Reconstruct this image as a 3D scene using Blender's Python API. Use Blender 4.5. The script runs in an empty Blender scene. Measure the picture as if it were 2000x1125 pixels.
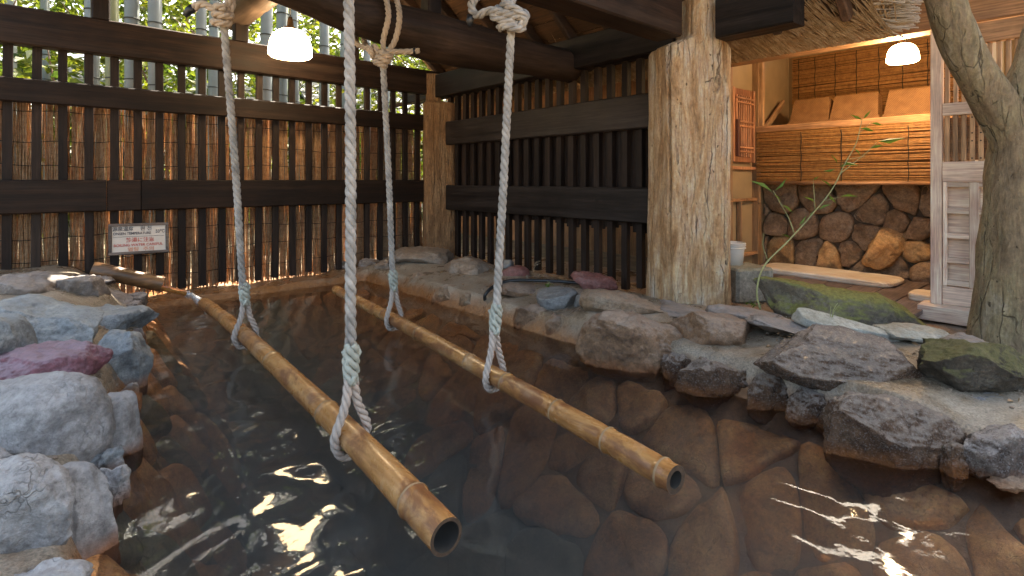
import bpy, bmesh, math, random
import numpy as np
from mathutils import Vector, Matrix, noise, Euler

R = math.radians
rng = random.Random(7)
nrng = np.random.default_rng(7)
scn = bpy.context.scene
COL = scn.collection

# ------------------------------------------------------------------ camera
FW = Vector((0.6588, 0.7523)); RT = Vector((0.7523, -0.6588))
FPX, HZ, CAMZ = 1050.0, 352.0, 1.0                    # focal length in px of a 2000 px frame, horizon row
cam_d = bpy.data.cameras.new('camera'); cam = bpy.data.objects.new('camera', cam_d); COL.objects.link(cam)
cam_d.sensor_width = 36; cam_d.lens = 36 * FPX / 2000
cam_d.shift_y = -(562.5 - HZ) / 2000
cam_d.clip_start = 0.02; cam_d.clip_end = 400
cam.location = (0, 0, CAMZ); cam.rotation_euler = (R(90), 0, -math.atan2(FW.x, FW.y))
scn.camera = cam

# ------------------------------------------------------------------ sky, sun, exposure
SUN = Vector((0.62, 0.38, 0.90)).normalized()
world = bpy.data.worlds.new('World'); scn.world = world; world.use_nodes = True
wn = world.node_tree; wn.nodes.clear()
wo = wn.nodes.new('ShaderNodeOutputWorld'); wb = wn.nodes.new('ShaderNodeBackground')
sky = wn.nodes.new('ShaderNodeTexSky'); sky.sky_type = 'NISHITA'; sky.sun_disc = False
sky.sun_elevation = math.asin(SUN.z); sky.sun_rotation = math.atan2(SUN.x, SUN.y)
sky.air_density = 0.7; sky.dust_density = 5.0; sky.ozone_density = 0.4
wb.inputs['Strength'].default_value = 0.15
wt = wn.nodes.new('ShaderNodeMix'); wt.data_type = 'RGBA'; wt.blend_type = 'MULTIPLY'; wt.inputs[0].default_value = 1.0
wt.inputs[7].default_value = (0.98, 0.93, 0.77, 1)          # the camera was balanced for the shade
wn.links.new(sky.outputs[0], wt.inputs[6]); wn.links.new(wt.outputs[2], wb.inputs[0]); wn.links.new(wb.outputs[0], wo.inputs[0])
sd = bpy.data.lights.new('sun', 'SUN'); so = bpy.data.objects.new('sun', sd); COL.objects.link(so)
sd.energy = 4.5; sd.angle = R(0.6); sd.color = (1, 0.90, 0.74)
so.rotation_euler = SUN.to_track_quat('Z', 'Y').to_euler(); so.location = (6, 6, 9)
scn.view_settings.view_transform = 'Standard'; scn.view_settings.look = 'None'
scn.view_settings.exposure = 2.8; scn.view_settings.gamma = 1
scn.render.engine = 'CYCLES'
cy = scn.cycles
cy.max_bounces = 8; cy.volume_bounces = 0; cy.diffuse_bounces = 4; cy.glossy_bounces = 4; cy.transmission_bounces = 6; cy.transparent_max_bounces = 16
cy.sample_clamp_indirect = 6; cy.use_denoising = True; cy.adaptive_threshold = 0.02; cy.caustics_reflective = False; cy.caustics_refractive = False

# ------------------------------------------------------------------ helpers
def P(px, py, x=None, y=None, z=None, d=None):
    """a point of the photograph (2000 x 1125 px) on a known plane of the place"""
    t = (px - 1000) / FPX; k = (HZ - py) / FPX
    dx, dy = FW.x + t * RT.x, FW.y + t * RT.y
    if x is not None: d = x / dx
    elif y is not None: d = y / dy
    elif z is not None: d = (z - CAMZ) / k
    return Vector((d * dx, d * dy, CAMZ + k * d))

WM = {}
def mk(name, V, F, mat, parent=None, smooth=False, mw=None, mesh=None):
    if mesh is None:
        mesh = bpy.data.meshes.new(name); mesh.from_pydata([tuple(v) for v in V], [], [tuple(f) for f in F]) if not isinstance(V, np.ndarray) else mesh.from_pydata(V.tolist(), [], F.tolist())
        if smooth: mesh.polygons.foreach_set('use_smooth', [True] * len(mesh.polygons))
        if mat is not None: mesh.materials.append(mat)
        mesh.update()
    o = bpy.data.objects.new(name, mesh); COL.objects.link(o)
    mw = mw or Matrix.Identity(4)
    if parent is not None:
        o.parent = parent; o.matrix_parent_inverse = WM[parent.name].inverted()
    o.matrix_basis = mw
    WM[o.name] = mw
    return o

def tag(o, label, cat, group=None, kind=None):
    o['label'] = label
    if cat: o['category'] = cat
    if group: o['group'] = group
    if kind: o['kind'] = kind
    return o

def thing(name, loc, label, cat, group=None):
    o = bpy.data.objects.new(name, None); COL.objects.link(o); o.location = loc; o.empty_display_size = 0.1
    WM[o.name] = Matrix.Translation(Vector(loc))
    return tag(o, label, cat, group)

class Geo:
    def __init__(s): s.V = []; s.F = []
    def add(s, V, F):
        n = len(s.V); s.V += [tuple(v) for v in V]; s.F += [tuple(i + n for i in f) for f in F]; return s
    def mk(s, name, mat, parent=None, smooth=False, mw=None): return mk(name, s.V, s.F, mat, parent, smooth, mw)

def cbox(sx, sy, sz, b=0.004):
    bm = bmesh.new(); bmesh.ops.create_cube(bm, size=1)
    for v in bm.verts: v.co = Vector((v.co.x * sx, v.co.y * sy, v.co.z * sz))
    bmesh.ops.bevel(bm, geom=bm.edges[:], offset=min(b, 0.4 * min(sx, sy, sz)), segments=1, affect='EDGES')
    V = [v.co.copy() for v in bm.verts]; F = [[v.index for v in f.verts] for f in bm.faces]; bm.free()
    return V, F

def box(name, c, s, mat, parent=None, b=0.004, rot=None):
    V, F = cbox(*s, b)
    mw = Matrix.Translation(Vector(c)) @ (Euler(rot).to_matrix().to_4x4() if rot else Matrix.Identity(4))
    return mk(name, V, F, mat, parent, False, mw)

def loft(rings, cap=True, closed=False):
    n = len(rings[0]); V = [p for r in rings for p in r]; F = []
    for i in range(len(rings) - 1):
        for j in range(n):
            F.append((i * n + j, i * n + (j + 1) % n, (i + 1) * n + (j + 1) % n, (i + 1) * n + j))
    if cap:
        F.append(tuple(range(n - 1, -1, -1))); F.append(tuple(range((len(rings) - 1) * n, len(rings) * n)))
    return V, F

def beam_geo(p0, p1, w, h, ch=0.01, jit=0.003, n=14, up=(0, 0, 1), seed=0):
    p0, p1 = Vector(p0), Vector(p1); t = (p1 - p0).normalized(); up = Vector(up)
    s = t.cross(up).normalized(); u = s.cross(t).normalized()
    a, b = w / 2, h / 2
    prof = [(-a + ch, -b), (a - ch, -b), (a, -b + ch), (a, b - ch), (a - ch, b), (-a + ch, b), (-a, b - ch), (-a, -b + ch)]
    rings = []
    for i in range(n + 1):
        c = p0.lerp(p1, i / n); r = []
        for (q, v) in prof:
            p = c + s * q + u * v
            k = noise.noise(p * 6 + Vector((seed, 0, 0))) * jit
            r.append(p + (s * (1 if q > 0 else -1) + u * (1 if v > 0 else -1)) * k)
        rings.append(r)
    return loft(rings)

def beam(name, p0, p1, w, h, mat, parent=None, **k):
    V, F = beam_geo(p0, p1, w, h, **k); return mk(name, V, F, mat, parent)

def frames(pts):
    T = [(pts[min(i + 1, len(pts) - 1)] - pts[max(i - 1, 0)]).normalized() for i in range(len(pts))]
    a = Vector((0, 0, 1)) if abs(T[0].z) < 0.9 else Vector((1, 0, 0))
    u = T[0].cross(a).normalized(); out = []
    for t in T:
        u = (u - t * u.dot(t)).normalized(); out.append((t, u, t.cross(u)))
    return out

def spline(ctrl, step):
    c = [Vector(p) for p in ctrl]; c = [c[0] * 2 - c[1]] + c + [c[-1] * 2 - c[-2]]; out = []
    for i in range(1, len(c) - 2):
        n = max(2, int((c[i + 1] - c[i]).length / step))
        for k in range(n):
            t = k / n; a, b, cc, d = c[i - 1], c[i], c[i + 1], c[i + 2]
            out.append(0.5 * ((2 * b) + (cc - a) * t + (2 * a - 5 * b + 4 * cc - d) * t * t + (3 * b - a - 3 * cc + d) * t ** 3))
    out.append(c[-2]); return out

def tube_geo(pts, radii, n=16, nz=0.0, nf=6.0, cap=True, stretch=1.0):
    pts = [Vector(p) for p in pts]; fr = frames(pts); rings = []
    L = 0
    for i, (p, (t, u, v)) in enumerate(zip(pts, fr)):
        r = radii[i] if hasattr(radii, '__len__') else radii
        if i: L += (p - pts[i - 1]).length
        ring = []
        for j in range(n):
            a = 2 * math.pi * j / n; dd = u * math.cos(a) + v * math.sin(a)
            k = 1 + (nz * noise.fractal(Vector((math.cos(a) * 1.5, math.sin(a) * 1.5, L * nf / stretch)) + p * 0.01, 0.8, 2, 3) if nz else 0)
            ring.append(p + dd * r * k)
        rings.append(ring)
    return loft(rings, cap)

def tube(name, pts, radii, mat, parent=None, n=16, **k):
    V, F = tube_geo(pts, radii, n, **k); return mk(name, V, F, mat, parent, True)

def rope_geo(ctrl, D, g=None, lay=2.9, phase=0.0, step=None):
    """three-strand laid rope along a path"""
    g = g or Geo(); pitch = lay * D; pts = spline(ctrl, pitch / 14); fr = frames(pts)
    rs = 0.27 * D; off = 0.26 * D
    for s in range(3):
        path = []; L = 0
        for i, (p, (t, u, v)) in enumerate(zip(pts, fr)):
            if i: L += (p - pts[i - 1]).length
            a = -2 * math.pi * (L / pitch) + s * 2.0944 + phase + 0.7 * noise.noise(Vector((L * 5, phase, 1.7)))
            path.append(p + (u * math.cos(a) + v * math.sin(a)) * off)
        g.add(*tube_geo(path, [rs * (1 + 0.12 * noise.noise(Vector((i * 0.22, s * 9.1, D * 50)))) for i in range(len(path))], 8))
    return g

def sticks(A, B, r, sides=4, r2=None):
    """many thin prisms at once: A, B (n,3) ends"""
    A = np.asarray(A, float); B = np.asarray(B, float); n = len(A)
    r = np.broadcast_to(np.asarray(r, float), (n,)); r2 = r if r2 is None else np.broadcast_to(np.asarray(r2, float), (n,))
    T = B - A; T /= np.linalg.norm(T, axis=1)[:, None] + 1e-9
    ref = np.where(np.abs(T[:, 2:3]) < 0.9, np.array([[0, 0, 1.]]), np.array([[1., 0, 0]]))
    U = np.cross(T, ref); U /= np.linalg.norm(U, axis=1)[:, None]; W = np.cross(T, U)
    V = np.zeros((n, 2 * sides, 3))
    for j in range(sides):
        a = 2 * math.pi * j / sides + 0.4; dd = U * math.cos(a) + W * math.sin(a)
        V[:, j] = A + dd * r[:, None]; V[:, sides + j] = B + dd * r2[:, None]
    f = [(j, (j + 1) % sides, sides + (j + 1) % sides, sides + j) for j in range(sides)]
    F = (np.array(f)[None] + (np.arange(n) * 2 * sides)[:, None, None]).reshape(-1, 4)
    if sides == 4:
        c = np.array([[3, 2, 1, 0], [4, 5, 6, 7]]); F = np.concatenate([F, (c[None] + (np.arange(n) * 8)[:, None, None]).reshape(-1, 4)])
    return V.reshape(-1, 3), F

def leaves(C, size, D=None, droop=0.3, asp=0.4):
    """folded pointed leaves at centres C"""
    n = len(C); size = np.broadcast_to(np.asarray(size, float), (n,))
    if D is None:
        a = nrng.uniform(0, 2 * np.pi, n); D = np.stack([np.cos(a), np.sin(a), nrng.normal(-droop, 0.4, n)], 1)
    D = D / np.linalg.norm(D, axis=1)[:, None]
    Nn = nrng.normal(0, 1, (n, 3)) + np.array([0, 0, 1.0]); S = np.cross(D, Nn); S /= np.linalg.norm(S, axis=1)[:, None]; Up = np.cross(S, D)
    L = size[:, None]; V = np.zeros((n, 4, 3))
    V[:, 0] = C; V[:, 2] = C + D * L - Up * L * 0.12
    V[:, 1] = C + D * L * 0.45 + S * L * asp * 0.5 + Up * L * 0.06; V[:, 3] = C + D * L * 0.45 - S * L * asp * 0.5 + Up * L * 0.06
    f = np.array([[0, 1, 2], [0, 2, 3]]); F = (f[None] + (np.arange(n) * 4)[:, None, None]).reshape(-1, 3)
    return V.reshape(-1, 3), F

_pm = np.concatenate([nrng.permutation(256)] * 2); _gd = nrng.normal(0, 1, (256, 3)); _gd /= np.linalg.norm(_gd, axis=1)[:, None]
def pn(P):
    """gradient noise for arrays of points"""
    I = np.floor(P).astype(int); Fq = P - I; I &= 255; U = Fq * Fq * Fq * (Fq * (Fq * 6 - 15) + 10); out = 0
    for i in (0, 1):
        for j in (0, 1):
            for k in (0, 1):
                h = _pm[_pm[_pm[I[:, 0] + i & 255] + I[:, 1] + j & 255] + I[:, 2] + k & 255]
                w = (U[:, 0] if i else 1 - U[:, 0]) * (U[:, 1] if j else 1 - U[:, 1]) * (U[:, 2] if k else 1 - U[:, 2])
                out = out + w * ((Fq - np.array([i, j, k])) * _gd[h]).sum(1)
    return out * 1.5

_ico = {}
def ico(sub):
    if sub not in _ico:
        bm = bmesh.new(); bmesh.ops.create_icosphere(bm, subdivisions=sub, radius=1)
        D = np.array([v.co.normalized()[:] for v in bm.verts]); F = np.array([[v.index for v in f.verts] for f in bm.faces]); bm.free(); _ico[sub] = (D, F)
    return _ico[sub]

def rock_geo(a, b, c, seed, sub=4, box_n=2.6, cuts=14, rough=1.0):
    D, F = ico(sub); rr = random.Random(seed); off = np.array([rr.uniform(0, 90) for _ in range(3)])
    r = (np.abs(D) ** box_n).sum(1) ** (-1 / box_n); p = D * r[:, None]
    p = p * (1 + rough * 0.14 * pn(D * 1.3 + off))[:, None]
    for _ in range(cuts):
        n = np.array([rr.gauss(0, 1), rr.gauss(0, 1), rr.gauss(0, 0.8)]); n /= np.linalg.norm(n); k = rr.uniform(0.62, 0.96)
        q = p @ n + 0.05 * pn(p * 2.3 + off); p = p - n[None] * (np.maximum(q - k, 0) * 0.95)[:, None]
    S = np.array([a, b, c]); w = p * S; m = min(a, b, c)
    g = max(0.05, (a * b * c) ** (1 / 3))
    f = rough * (0.10 * g * pn(w * (0.42 / g) + off) + 0.05 * g * pn(w * (1.1 / g) + off) - 0.05 * g * np.abs(pn(w * (1.7 / g) - off)))
    if sub >= 4: f = f + rough * (0.010 * pn(w * 22 + off) - 0.009 * np.abs(pn(w * 38 + off)))
    if sub >= 5: f = f + rough * (0.0035 * pn(w * 80 + off) - 0.006 * np.maximum(pn(w * 55 - off) - 0.18, 0))
    if sub >= 6: f = f + rough * 0.0016 * pn(w * 170 + off)
    f = np.clip(f, -0.35 * m, 0.35 * m)
    return w + D / np.linalg.norm(D, axis=1)[:, None] * f[:, None], F

def clip_poly(poly, m, n):
    out = []
    for i in range(len(poly)):
        p, q = poly[i], poly[(i + 1) % len(poly)]; dp = (p - m) @ n; dq = (q - m) @ n
        if dp <= 0: out.append(p)
        if dp * dq < 0: out.append(p + (q - p) * (dp / (dp - dq)))
    return out
def cells(seeds, lo, hi):
    """each seed's share of a rectangle"""
    S = np.array(seeds, float); res = []
    for i, s_ in enumerate(S):
        poly = [np.array(v, float) for v in ((lo[0], lo[1]), (hi[0], lo[1]), (hi[0], hi[1]), (lo[0], hi[1]))]
        for j in np.argsort(((S - s_) ** 2).sum(1))[1:14]:
            if len(poly) < 3: break
            poly = clip_poly(poly, (S[j] + s_) / 2, S[j] - s_)
        res.append(poly)
    return res
def cell_stone(poly, tf, mat, parent, gap=0.008, dome=0.03, base=0.05, chaikin=2, seed=0, amp=1.0):
    c = sum(poly) / len(poly); P_ = []
    for p in poly: d = np.linalg.norm(p - c) + 1e-6; P_.append(c + (p - c) * max(0.3, 1 - gap / d))
    for _ in range(chaikin): P_ = [q for i in range(len(P_)) for q in (P_[i] * 0.78 + P_[(i + 1) % len(P_)] * 0.22, P_[i] * 0.22 + P_[(i + 1) % len(P_)] * 0.78)]
    L = [0.0]
    for i in range(len(P_)): L.append(L[-1] + np.linalg.norm(P_[(i + 1) % len(P_)] - P_[i]))
    n = 30; ring = []
    for k in range(n):
        t = L[-1] * k / n; i = max(j for j in range(len(P_)) if L[j] <= t); ring.append(P_[i] + (P_[(i + 1) % len(P_)] - P_[i]) * ((t - L[i]) / (L[i + 1] - L[i] + 1e-9)))
    rings = []
    for f, h in ((1.0, -base), (1.0, 0.0), (0.965, dome * 0.45), (0.88, dome * 0.75), (0.68, dome * 0.92), (0.42, dome), (0.16, dome)):
        rr = []
        for p in ring:
            q = c + (p - c) * f; k = noise.fractal(Vector((q[0] * 7, q[1] * 7, seed * 3.7)), 0.9, 2.1, 4) * 0.018 * amp + noise.noise(Vector((q[0] * 2.5, q[1] * 2.5, seed * 1.3))) * 0.02 * amp
            jx = noise.noise(Vector((q[0] * 12, q[1] * 12, seed))) * 0.008 * amp; rr.append(tf(q[0] + jx, q[1] - jx, h + (k if h > 0 else 0)))
        rings.append(rr)
    V, F = loft(rings); return mk('stone', V, F, mat, parent, True)

CAMROT = Matrix(((RT.x, FW.x, 0, 0), (RT.y, FW.y, 0, 0), (0, 0, 1, 0), (0, 0, 0, 1)))
def rock_at(name, px, py, w, h, mat, z=None, x=None, y=None, ratio=0.8, tilt=0, yaw=0, parent=None, seed=1, sub=None, sink=0.0, **k):
    """a rock whose middle stands where the photo has it; w, h its extent in photo px"""
    c = P(px, py, x=x, y=y, z=z); d = FW.x * c.x + FW.y * c.y; s = d / FPX
    a = w * s / 2; H = h * s / 2; phi = math.atan2(CAMZ - c.z, d); b = min(ratio * a, 0.85 * H / max(math.sin(phi), 0.05))
    cc = math.sqrt(max(H * H - (b * math.sin(phi)) ** 2, (0.35 * H) ** 2)) / math.cos(phi)
    V, F = rock_geo(a * 1.10, b * 1.10, cc * 1.10, seed, sub or (6 if w > 190 else 5 if w > 36 else 4), **k)
    if sink: V = V * np.where(V[:, 2:3] < 0, np.array([[1, 1, 1 + sink]]), 1.0)
    mw = Matrix.Translation(c) @ CAMROT @ Matrix.Rotation(R(yaw), 4, 'Z') @ Matrix.Rotation(R(tilt), 4, 'Y')
    return mk(name, V, F, mat, parent, True, mw)

# ------------------------------------------------------------------ materials
def newmat(name):
    m = bpy.data.materials.new(name); m.use_nodes = True; nt = m.node_tree; nt.nodes.clear()
    return m, nt, nt.nodes.new('ShaderNodeOutputMaterial')
def N(nt, typ, ins=None, **props):
    n = nt.nodes.new(typ)
    for k, v in props.items(): setattr(n, k, v)
    for k, v in (ins or {}).items():
        if isinstance(v, bpy.types.NodeSocket): nt.links.new(v, n.inputs[k])
        else: n.inputs[k].default_value = v
    return n
def c4(c): return (*c, 1) if len(c) == 3 else c
def ramp(nt, fac, stops):
    n = nt.nodes.new('ShaderNodeValToRGB'); nt.links.new(fac, n.inputs[0]); cr = n.color_ramp
    while len(cr.elements) < len(stops): cr.elements.new(0.5)
    for e, (p, c) in zip(cr.elements, stops): e.position = p; e.color = c4(c) if hasattr(c, '__len__') else (c, c, c, 1)
    return n.outputs[0]
def mixc(nt, fac, a, b, blend='MIX'):
    n = nt.nodes.new('ShaderNodeMix'); n.data_type = 'RGBA'; n.blend_type = blend
    for i, v in ((0, fac), (6, a), (7, b)):
        if isinstance(v, bpy.types.NodeSocket): nt.links.new(v, n.inputs[i])
        else: n.inputs[i].default_value = c4(v) if hasattr(v, '__len__') else v
    return n.outputs[2]
def M(nt, op, a, b=0.0, clamp=False):
    n = nt.nodes.new('ShaderNodeMath'); n.operation = op; n.use_clamp = clamp
    for i, v in ((0, a), (1, b)):
        if isinstance(v, bpy.types.NodeSocket): nt.links.new(v, n.inputs[i])
        else: n.inputs[i].default_value = v
    return n.outputs[0]
def coords(nt, scale=(1, 1, 1), which='Object'):
    tc = N(nt, 'ShaderNodeTexCoord'); mp = N(nt, 'ShaderNodeMapping', {'Vector': tc.outputs[which], 'Scale': scale}); return mp.outputs[0]
def rnd(nt): return M(nt, 'MULTIPLY', N(nt, 'ShaderNodeObjectInfo').outputs['Random'], 37.0)
def nz(nt, vec, scale, detail=6, rough=0.6, w=None, dist=0.0):
    n = N(nt, 'ShaderNodeTexNoise', {'Vector': vec, 'Scale': scale, 'Detail': detail, 'Roughness': rough, 'Distortion': dist}, noise_dimensions='4D')
    if w is not None: nt.links.new(w, n.inputs['W'])
    return n.outputs[0]
def bsdf(nt, out, col, rough, bump=None, bstr=0.4, bdist=0.01, **ins):
    b = N(nt, 'ShaderNodeBsdfPrincipled')
    for k, v in (('Base Color', col), ('Roughness', rough)):
        if isinstance(v, bpy.types.NodeSocket): nt.links.new(v, b.inputs[k])
        else: b.inputs[k].default_value = c4(v) if hasattr(v, '__len__') else v
    for k, v in ins.items(): b.inputs[k.replace('_', ' ')].default_value = v
    if bump is not None:
        bn = N(nt, 'ShaderNodeBump', {'Height': bump, 'Strength': bstr, 'Distance': bdist}); nt.links.new(bn.outputs[0], b.inputs['Normal'])
    nt.links.new(b.outputs[0], out.inputs[0]); return b

STAIN = (0.30, 0.105, 0.025)
def mat_rock(name, cols, scale=5, speck=None, rough=(0.55, 0.85), bump=0.8, moss=0.0, white=0.0, wcol=(0.6, 0.6, 0.6), stain=0.06, bd=0.02):
    m, nt, out = newmat(name); v = coords(nt); w = rnd(nt); k = len(cols)
    n1 = nz(nt, v, scale, 7, 0.66, w, 0.7); col = ramp(nt, n1, [(0.34 + 0.32 * i / max(1, k - 1), c) for i, c in enumerate(cols)])
    n2 = nz(nt, v, scale * 8, 6, 0.75, w); col = mixc(nt, 0.85, col, ramp(nt, n2, [(0.32, 0.22), (0.5, 0.5), (0.68, 0.78)]), 'OVERLAY')
    n3 = nz(nt, v, scale * 24, 3, 0.65, w)
    if speck: col = mixc(nt, ramp(nt, n3, [(0.55, 0.0), (0.61, speck[1])]), col, speck[0])
    vd = N(nt, 'ShaderNodeVectorMath', {0: v, 1: N(nt, 'ShaderNodeTexNoise', {'Vector': v, 'Scale': 7.0, 'Detail': 3.0}).outputs['Color']}, operation='ADD')
    cr = N(nt, 'ShaderNodeTexVoronoi', {'Vector': vd.outputs[0], 'Scale': scale * 0.9}, feature='DISTANCE_TO_EDGE', voronoi_dimensions='4D'); nt.links.new(w, cr.inputs['W'])
    crk = M(nt, 'MULTIPLY', ramp(nt, cr.outputs['Distance'], [(0.0, 1.0), (0.022, 0.0)]), ramp(nt, n1, [(0.53, 0.0), (0.60, 1.0)]))
    col = mixc(nt, M(nt, 'MULTIPLY', crk, 0.4), col, tuple(c * 0.35 for c in cols[0]))
    geo = N(nt, 'ShaderNodeNewGeometry'); sep = N(nt, 'ShaderNodeSeparateXYZ', {0: geo.outputs['Normal']}); posz = N(nt, 'ShaderNodeSeparateXYZ', {0: geo.outputs['Position']}).outputs[2]
    if white:                  # pale mineral bloom on the upward faces; on wet dark rock, painted sky glints
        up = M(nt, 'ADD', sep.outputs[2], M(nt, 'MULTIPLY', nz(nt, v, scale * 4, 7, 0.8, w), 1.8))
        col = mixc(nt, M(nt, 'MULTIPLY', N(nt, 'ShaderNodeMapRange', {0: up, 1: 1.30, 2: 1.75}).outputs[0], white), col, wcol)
    if moss:
        up = M(nt, 'ADD', sep.outputs[2], M(nt, 'MULTIPLY', nz(nt, v, scale * 1.6, 6, 0.75, w), 1.9))
        mc = ramp(nt, nz(nt, v, 45, 5, 0.7, w), [(0.3, (0.11, 0.11, 0.028)), (0.7, (0.32, 0.31, 0.09))])
        col = mixc(nt, M(nt, 'MULTIPLY', N(nt, 'ShaderNodeMapRange', {0: up, 1: 1.05, 2: 1.6}).outputs[0], moss), col, mc)
    if stain is not None:      # rust-coloured mineral crust where the hot spring water stands
        hz = M(nt, 'ADD', posz, M(nt, 'MULTIPLY', M(nt, 'SUBTRACT', nz(nt, v, 9, 5, 0.6, w), 0.5), 0.12))
        st = N(nt, 'ShaderNodeMapRange', {0: hz, 1: stain, 2: stain - 0.06}).outputs[0]
        col = mixc(nt, M(nt, 'MULTIPLY', st, 0.85), col, ramp(nt, n2, [(0.3, (0.16, 0.06, 0.018)), (0.65, STAIN)]))
    bh = M(nt, 'SUBTRACT', M(nt, 'ADD', nz(nt, v, scale * 5, 8, 0.76, w), M(nt, 'MULTIPLY', n3, 0.25)), M(nt, 'MULTIPLY', crk, 0.3))
    bsdf(nt, out, col, ramp(nt, n2, [(0.3, rough[0]), (0.7, rough[1])]), bh, bump, bd); return m

def mat_wood(name, dark, light, axis='Z', rough=0.6, bump=0.25, grain=22, streak=None, along=0.05):
    m, nt, out = newmat(name); sc = [1, 1, 1]; sc['XYZ'.index(axis)] = along
    v = coords(nt, sc); w = rnd(nt)
    n1 = nz(nt, v, grain, 6, 0.65, w, 0.6); n2 = nz(nt, v, grain * 5, 3, 0.6, w); n3 = nz(nt, coords(nt), 3, 4, 0.6, w)
    col = ramp(nt, n1, [(0.32, dark), (0.68, light)])
    col = mixc(nt, 0.8, col, ramp(nt, n2, [(0.32, 0.28), (0.68, 0.72)]), 'OVERLAY')
    col = mixc(nt, 0.7, col, ramp(nt, n3, [(0.34, 0.28), (0.66, 0.72)]), 'OVERLAY')
    if streak: col = mixc(nt, ramp(nt, nz(nt, v, grain * 0.5, 8, 0.7, w), [(0.52, 0.0), (0.64, streak[1])]), col, streak[0])
    ob = M(nt, 'ADD', M(nt, 'MULTIPLY', N(nt, 'ShaderNodeObjectInfo').outputs['Random'], 0.6), 0.7); vm = N(nt, 'ShaderNodeVectorMath', {0: col}, operation='SCALE'); nt.links.new(ob, vm.inputs['Scale']); col = vm.outputs[0]
    # the odd knot
    vo = N(nt, 'ShaderNodeTexVoronoi', {'Vector': coords(nt, [2.2 if a != axis else 1.6 for a in 'XYZ']), 'Scale': 1.4, 'W': 0.0}, voronoi_dimensions='4D'); nt.links.new(w, vo.inputs['W'])
    col = mixc(nt, ramp(nt, vo.outputs['Distance'], [(0.05, 0.8), (0.09, 0.0)]), col, tuple(c * 0.35 for c in dark))
    bsdf(nt, out, col, ramp(nt, n1, [(0.3, rough - 0.1), (0.7, rough + 0.15)]), M(nt, 'ADD', n1, M(nt, 'MULTIPLY', n2, 0.5)), bump, 0.006, Specular_IOR_Level=0.5 if light[0] > 0.06 else 0.22); return m

def mat_leaf(name, stops, trans=0.5, scale=2.0, rough=0.5):
    m, nt, out = newmat(name); v = coords(nt); col = ramp(nt, nz(nt, v, scale, 5, 0.75), stops)
    d = N(nt, 'ShaderNodeBsdfPrincipled', {'Base Color': col, 'Roughness': rough}); t = N(nt, 'ShaderNodeBsdfTranslucent', {'Color': col})
    mx = N(nt, 'ShaderNodeMixShader', {0: trans, 1: d.outputs[0], 2: t.outputs[0]}); nt.links.new(mx.outputs[0], out.inputs[0]); return m

def mat_plain(name, col, rough=0.5, var=0.15, scale=8, bump=0.15, **k):
    m, nt, out = newmat(name); v = coords(nt); n = nz(nt, v, scale, 6, 0.6, rnd(nt))
    cc = ramp(nt, n, [(0.3, tuple(c * (1 - var) for c in col)), (0.7, tuple(min(1, c * (1 + var)) for c in col))])
    bsdf(nt, out, cc, rough, nz(nt, v, scale * 6, 4, 0.6), bump, 0.004, **k); return m

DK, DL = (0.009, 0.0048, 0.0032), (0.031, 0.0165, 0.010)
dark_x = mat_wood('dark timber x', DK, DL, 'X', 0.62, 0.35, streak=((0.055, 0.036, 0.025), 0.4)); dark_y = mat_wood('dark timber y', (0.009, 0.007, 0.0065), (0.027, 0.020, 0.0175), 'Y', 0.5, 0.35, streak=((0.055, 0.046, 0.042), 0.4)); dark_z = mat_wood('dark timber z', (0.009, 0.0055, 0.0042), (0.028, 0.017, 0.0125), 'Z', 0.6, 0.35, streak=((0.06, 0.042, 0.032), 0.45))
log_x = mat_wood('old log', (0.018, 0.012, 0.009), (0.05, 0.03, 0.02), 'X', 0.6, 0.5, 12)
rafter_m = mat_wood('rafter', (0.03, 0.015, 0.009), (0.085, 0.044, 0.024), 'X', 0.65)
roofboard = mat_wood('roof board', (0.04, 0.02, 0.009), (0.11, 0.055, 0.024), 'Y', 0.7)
shed_z = mat_wood('shed timber z', (0.30, 0.17, 0.085), (0.46, 0.29, 0.16), 'Z', 0.6, 0.15)
shed_y = mat_wood('shed timber y', (0.26, 0.13, 0.06), (0.42, 0.24, 0.12), 'Y', 0.6, 0.15)
pale_z = mat_wood('grey timber z', (0.52, 0.39, 0.30), (0.68, 0.55, 0.45), 'Z', 0.65, 0.2)
pale_y = mat_wood('grey timber y', (0.50, 0.37, 0.285), (0.66, 0.53, 0.435), 'Y', 0.65, 0.2)
plaster = mat_plain('ochre plaster', (0.34, 0.25, 0.14), 0.85, 0.12, 5)
deck_m = mat_wood('deck', (0.13, 0.092, 0.08), (0.23, 0.17, 0.15), 'X', 0.55, 0.2)
matboard = mat_wood('scrubbed board', (0.62, 0.52, 0.40), (0.78, 0.69, 0.56), 'Y', 0.6, 0.1)
rope_m = mat_plain('weathered rope', (0.32, 0.30, 0.275), 0.9, 0.5, 16, 1.0)
rope_warm = mat_plain('dry rope', (0.46, 0.37, 0.28), 0.9, 0.22, 14, 0.8)
rope_wet = mat_plain('algae rope', (0.37, 0.38, 0.325), 0.8, 0.25, 18, 0.8)
rope_rust = mat_plain('rust tinted rope', (0.42, 0.35, 0.30), 0.8, 0.2, 18, 0.8)
black_rubber = mat_plain('black rubber', (0.015, 0.016, 0.018), 0.35, 0.2)
metal_m = mat_plain('lamp fitting', (0.10, 0.06, 0.03), 0.4, 0.2, Metallic=0.6)
white_plastic = mat_plain('white plastic', (0.68, 0.66, 0.62), 0.4, 0.05)
reed_warm = mat_leaf('reed', [(0.3, (0.30, 0.16, 0.08)), (0.5, (0.54, 0.33, 0.18)), (0.7, (0.68, 0.49, 0.31))], 0.42, 30, 0.5)
tie_m = mat_plain('tie cord', (0.02, 0.017, 0.014), 0.8)
blind_m = mat_leaf('blind reed', [(0.3, (0.22, 0.10, 0.03)), (0.5, (0.40, 0.20, 0.065)), (0.7, (0.52, 0.29, 0.10))], 0.08, 25, 0.45)
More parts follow.
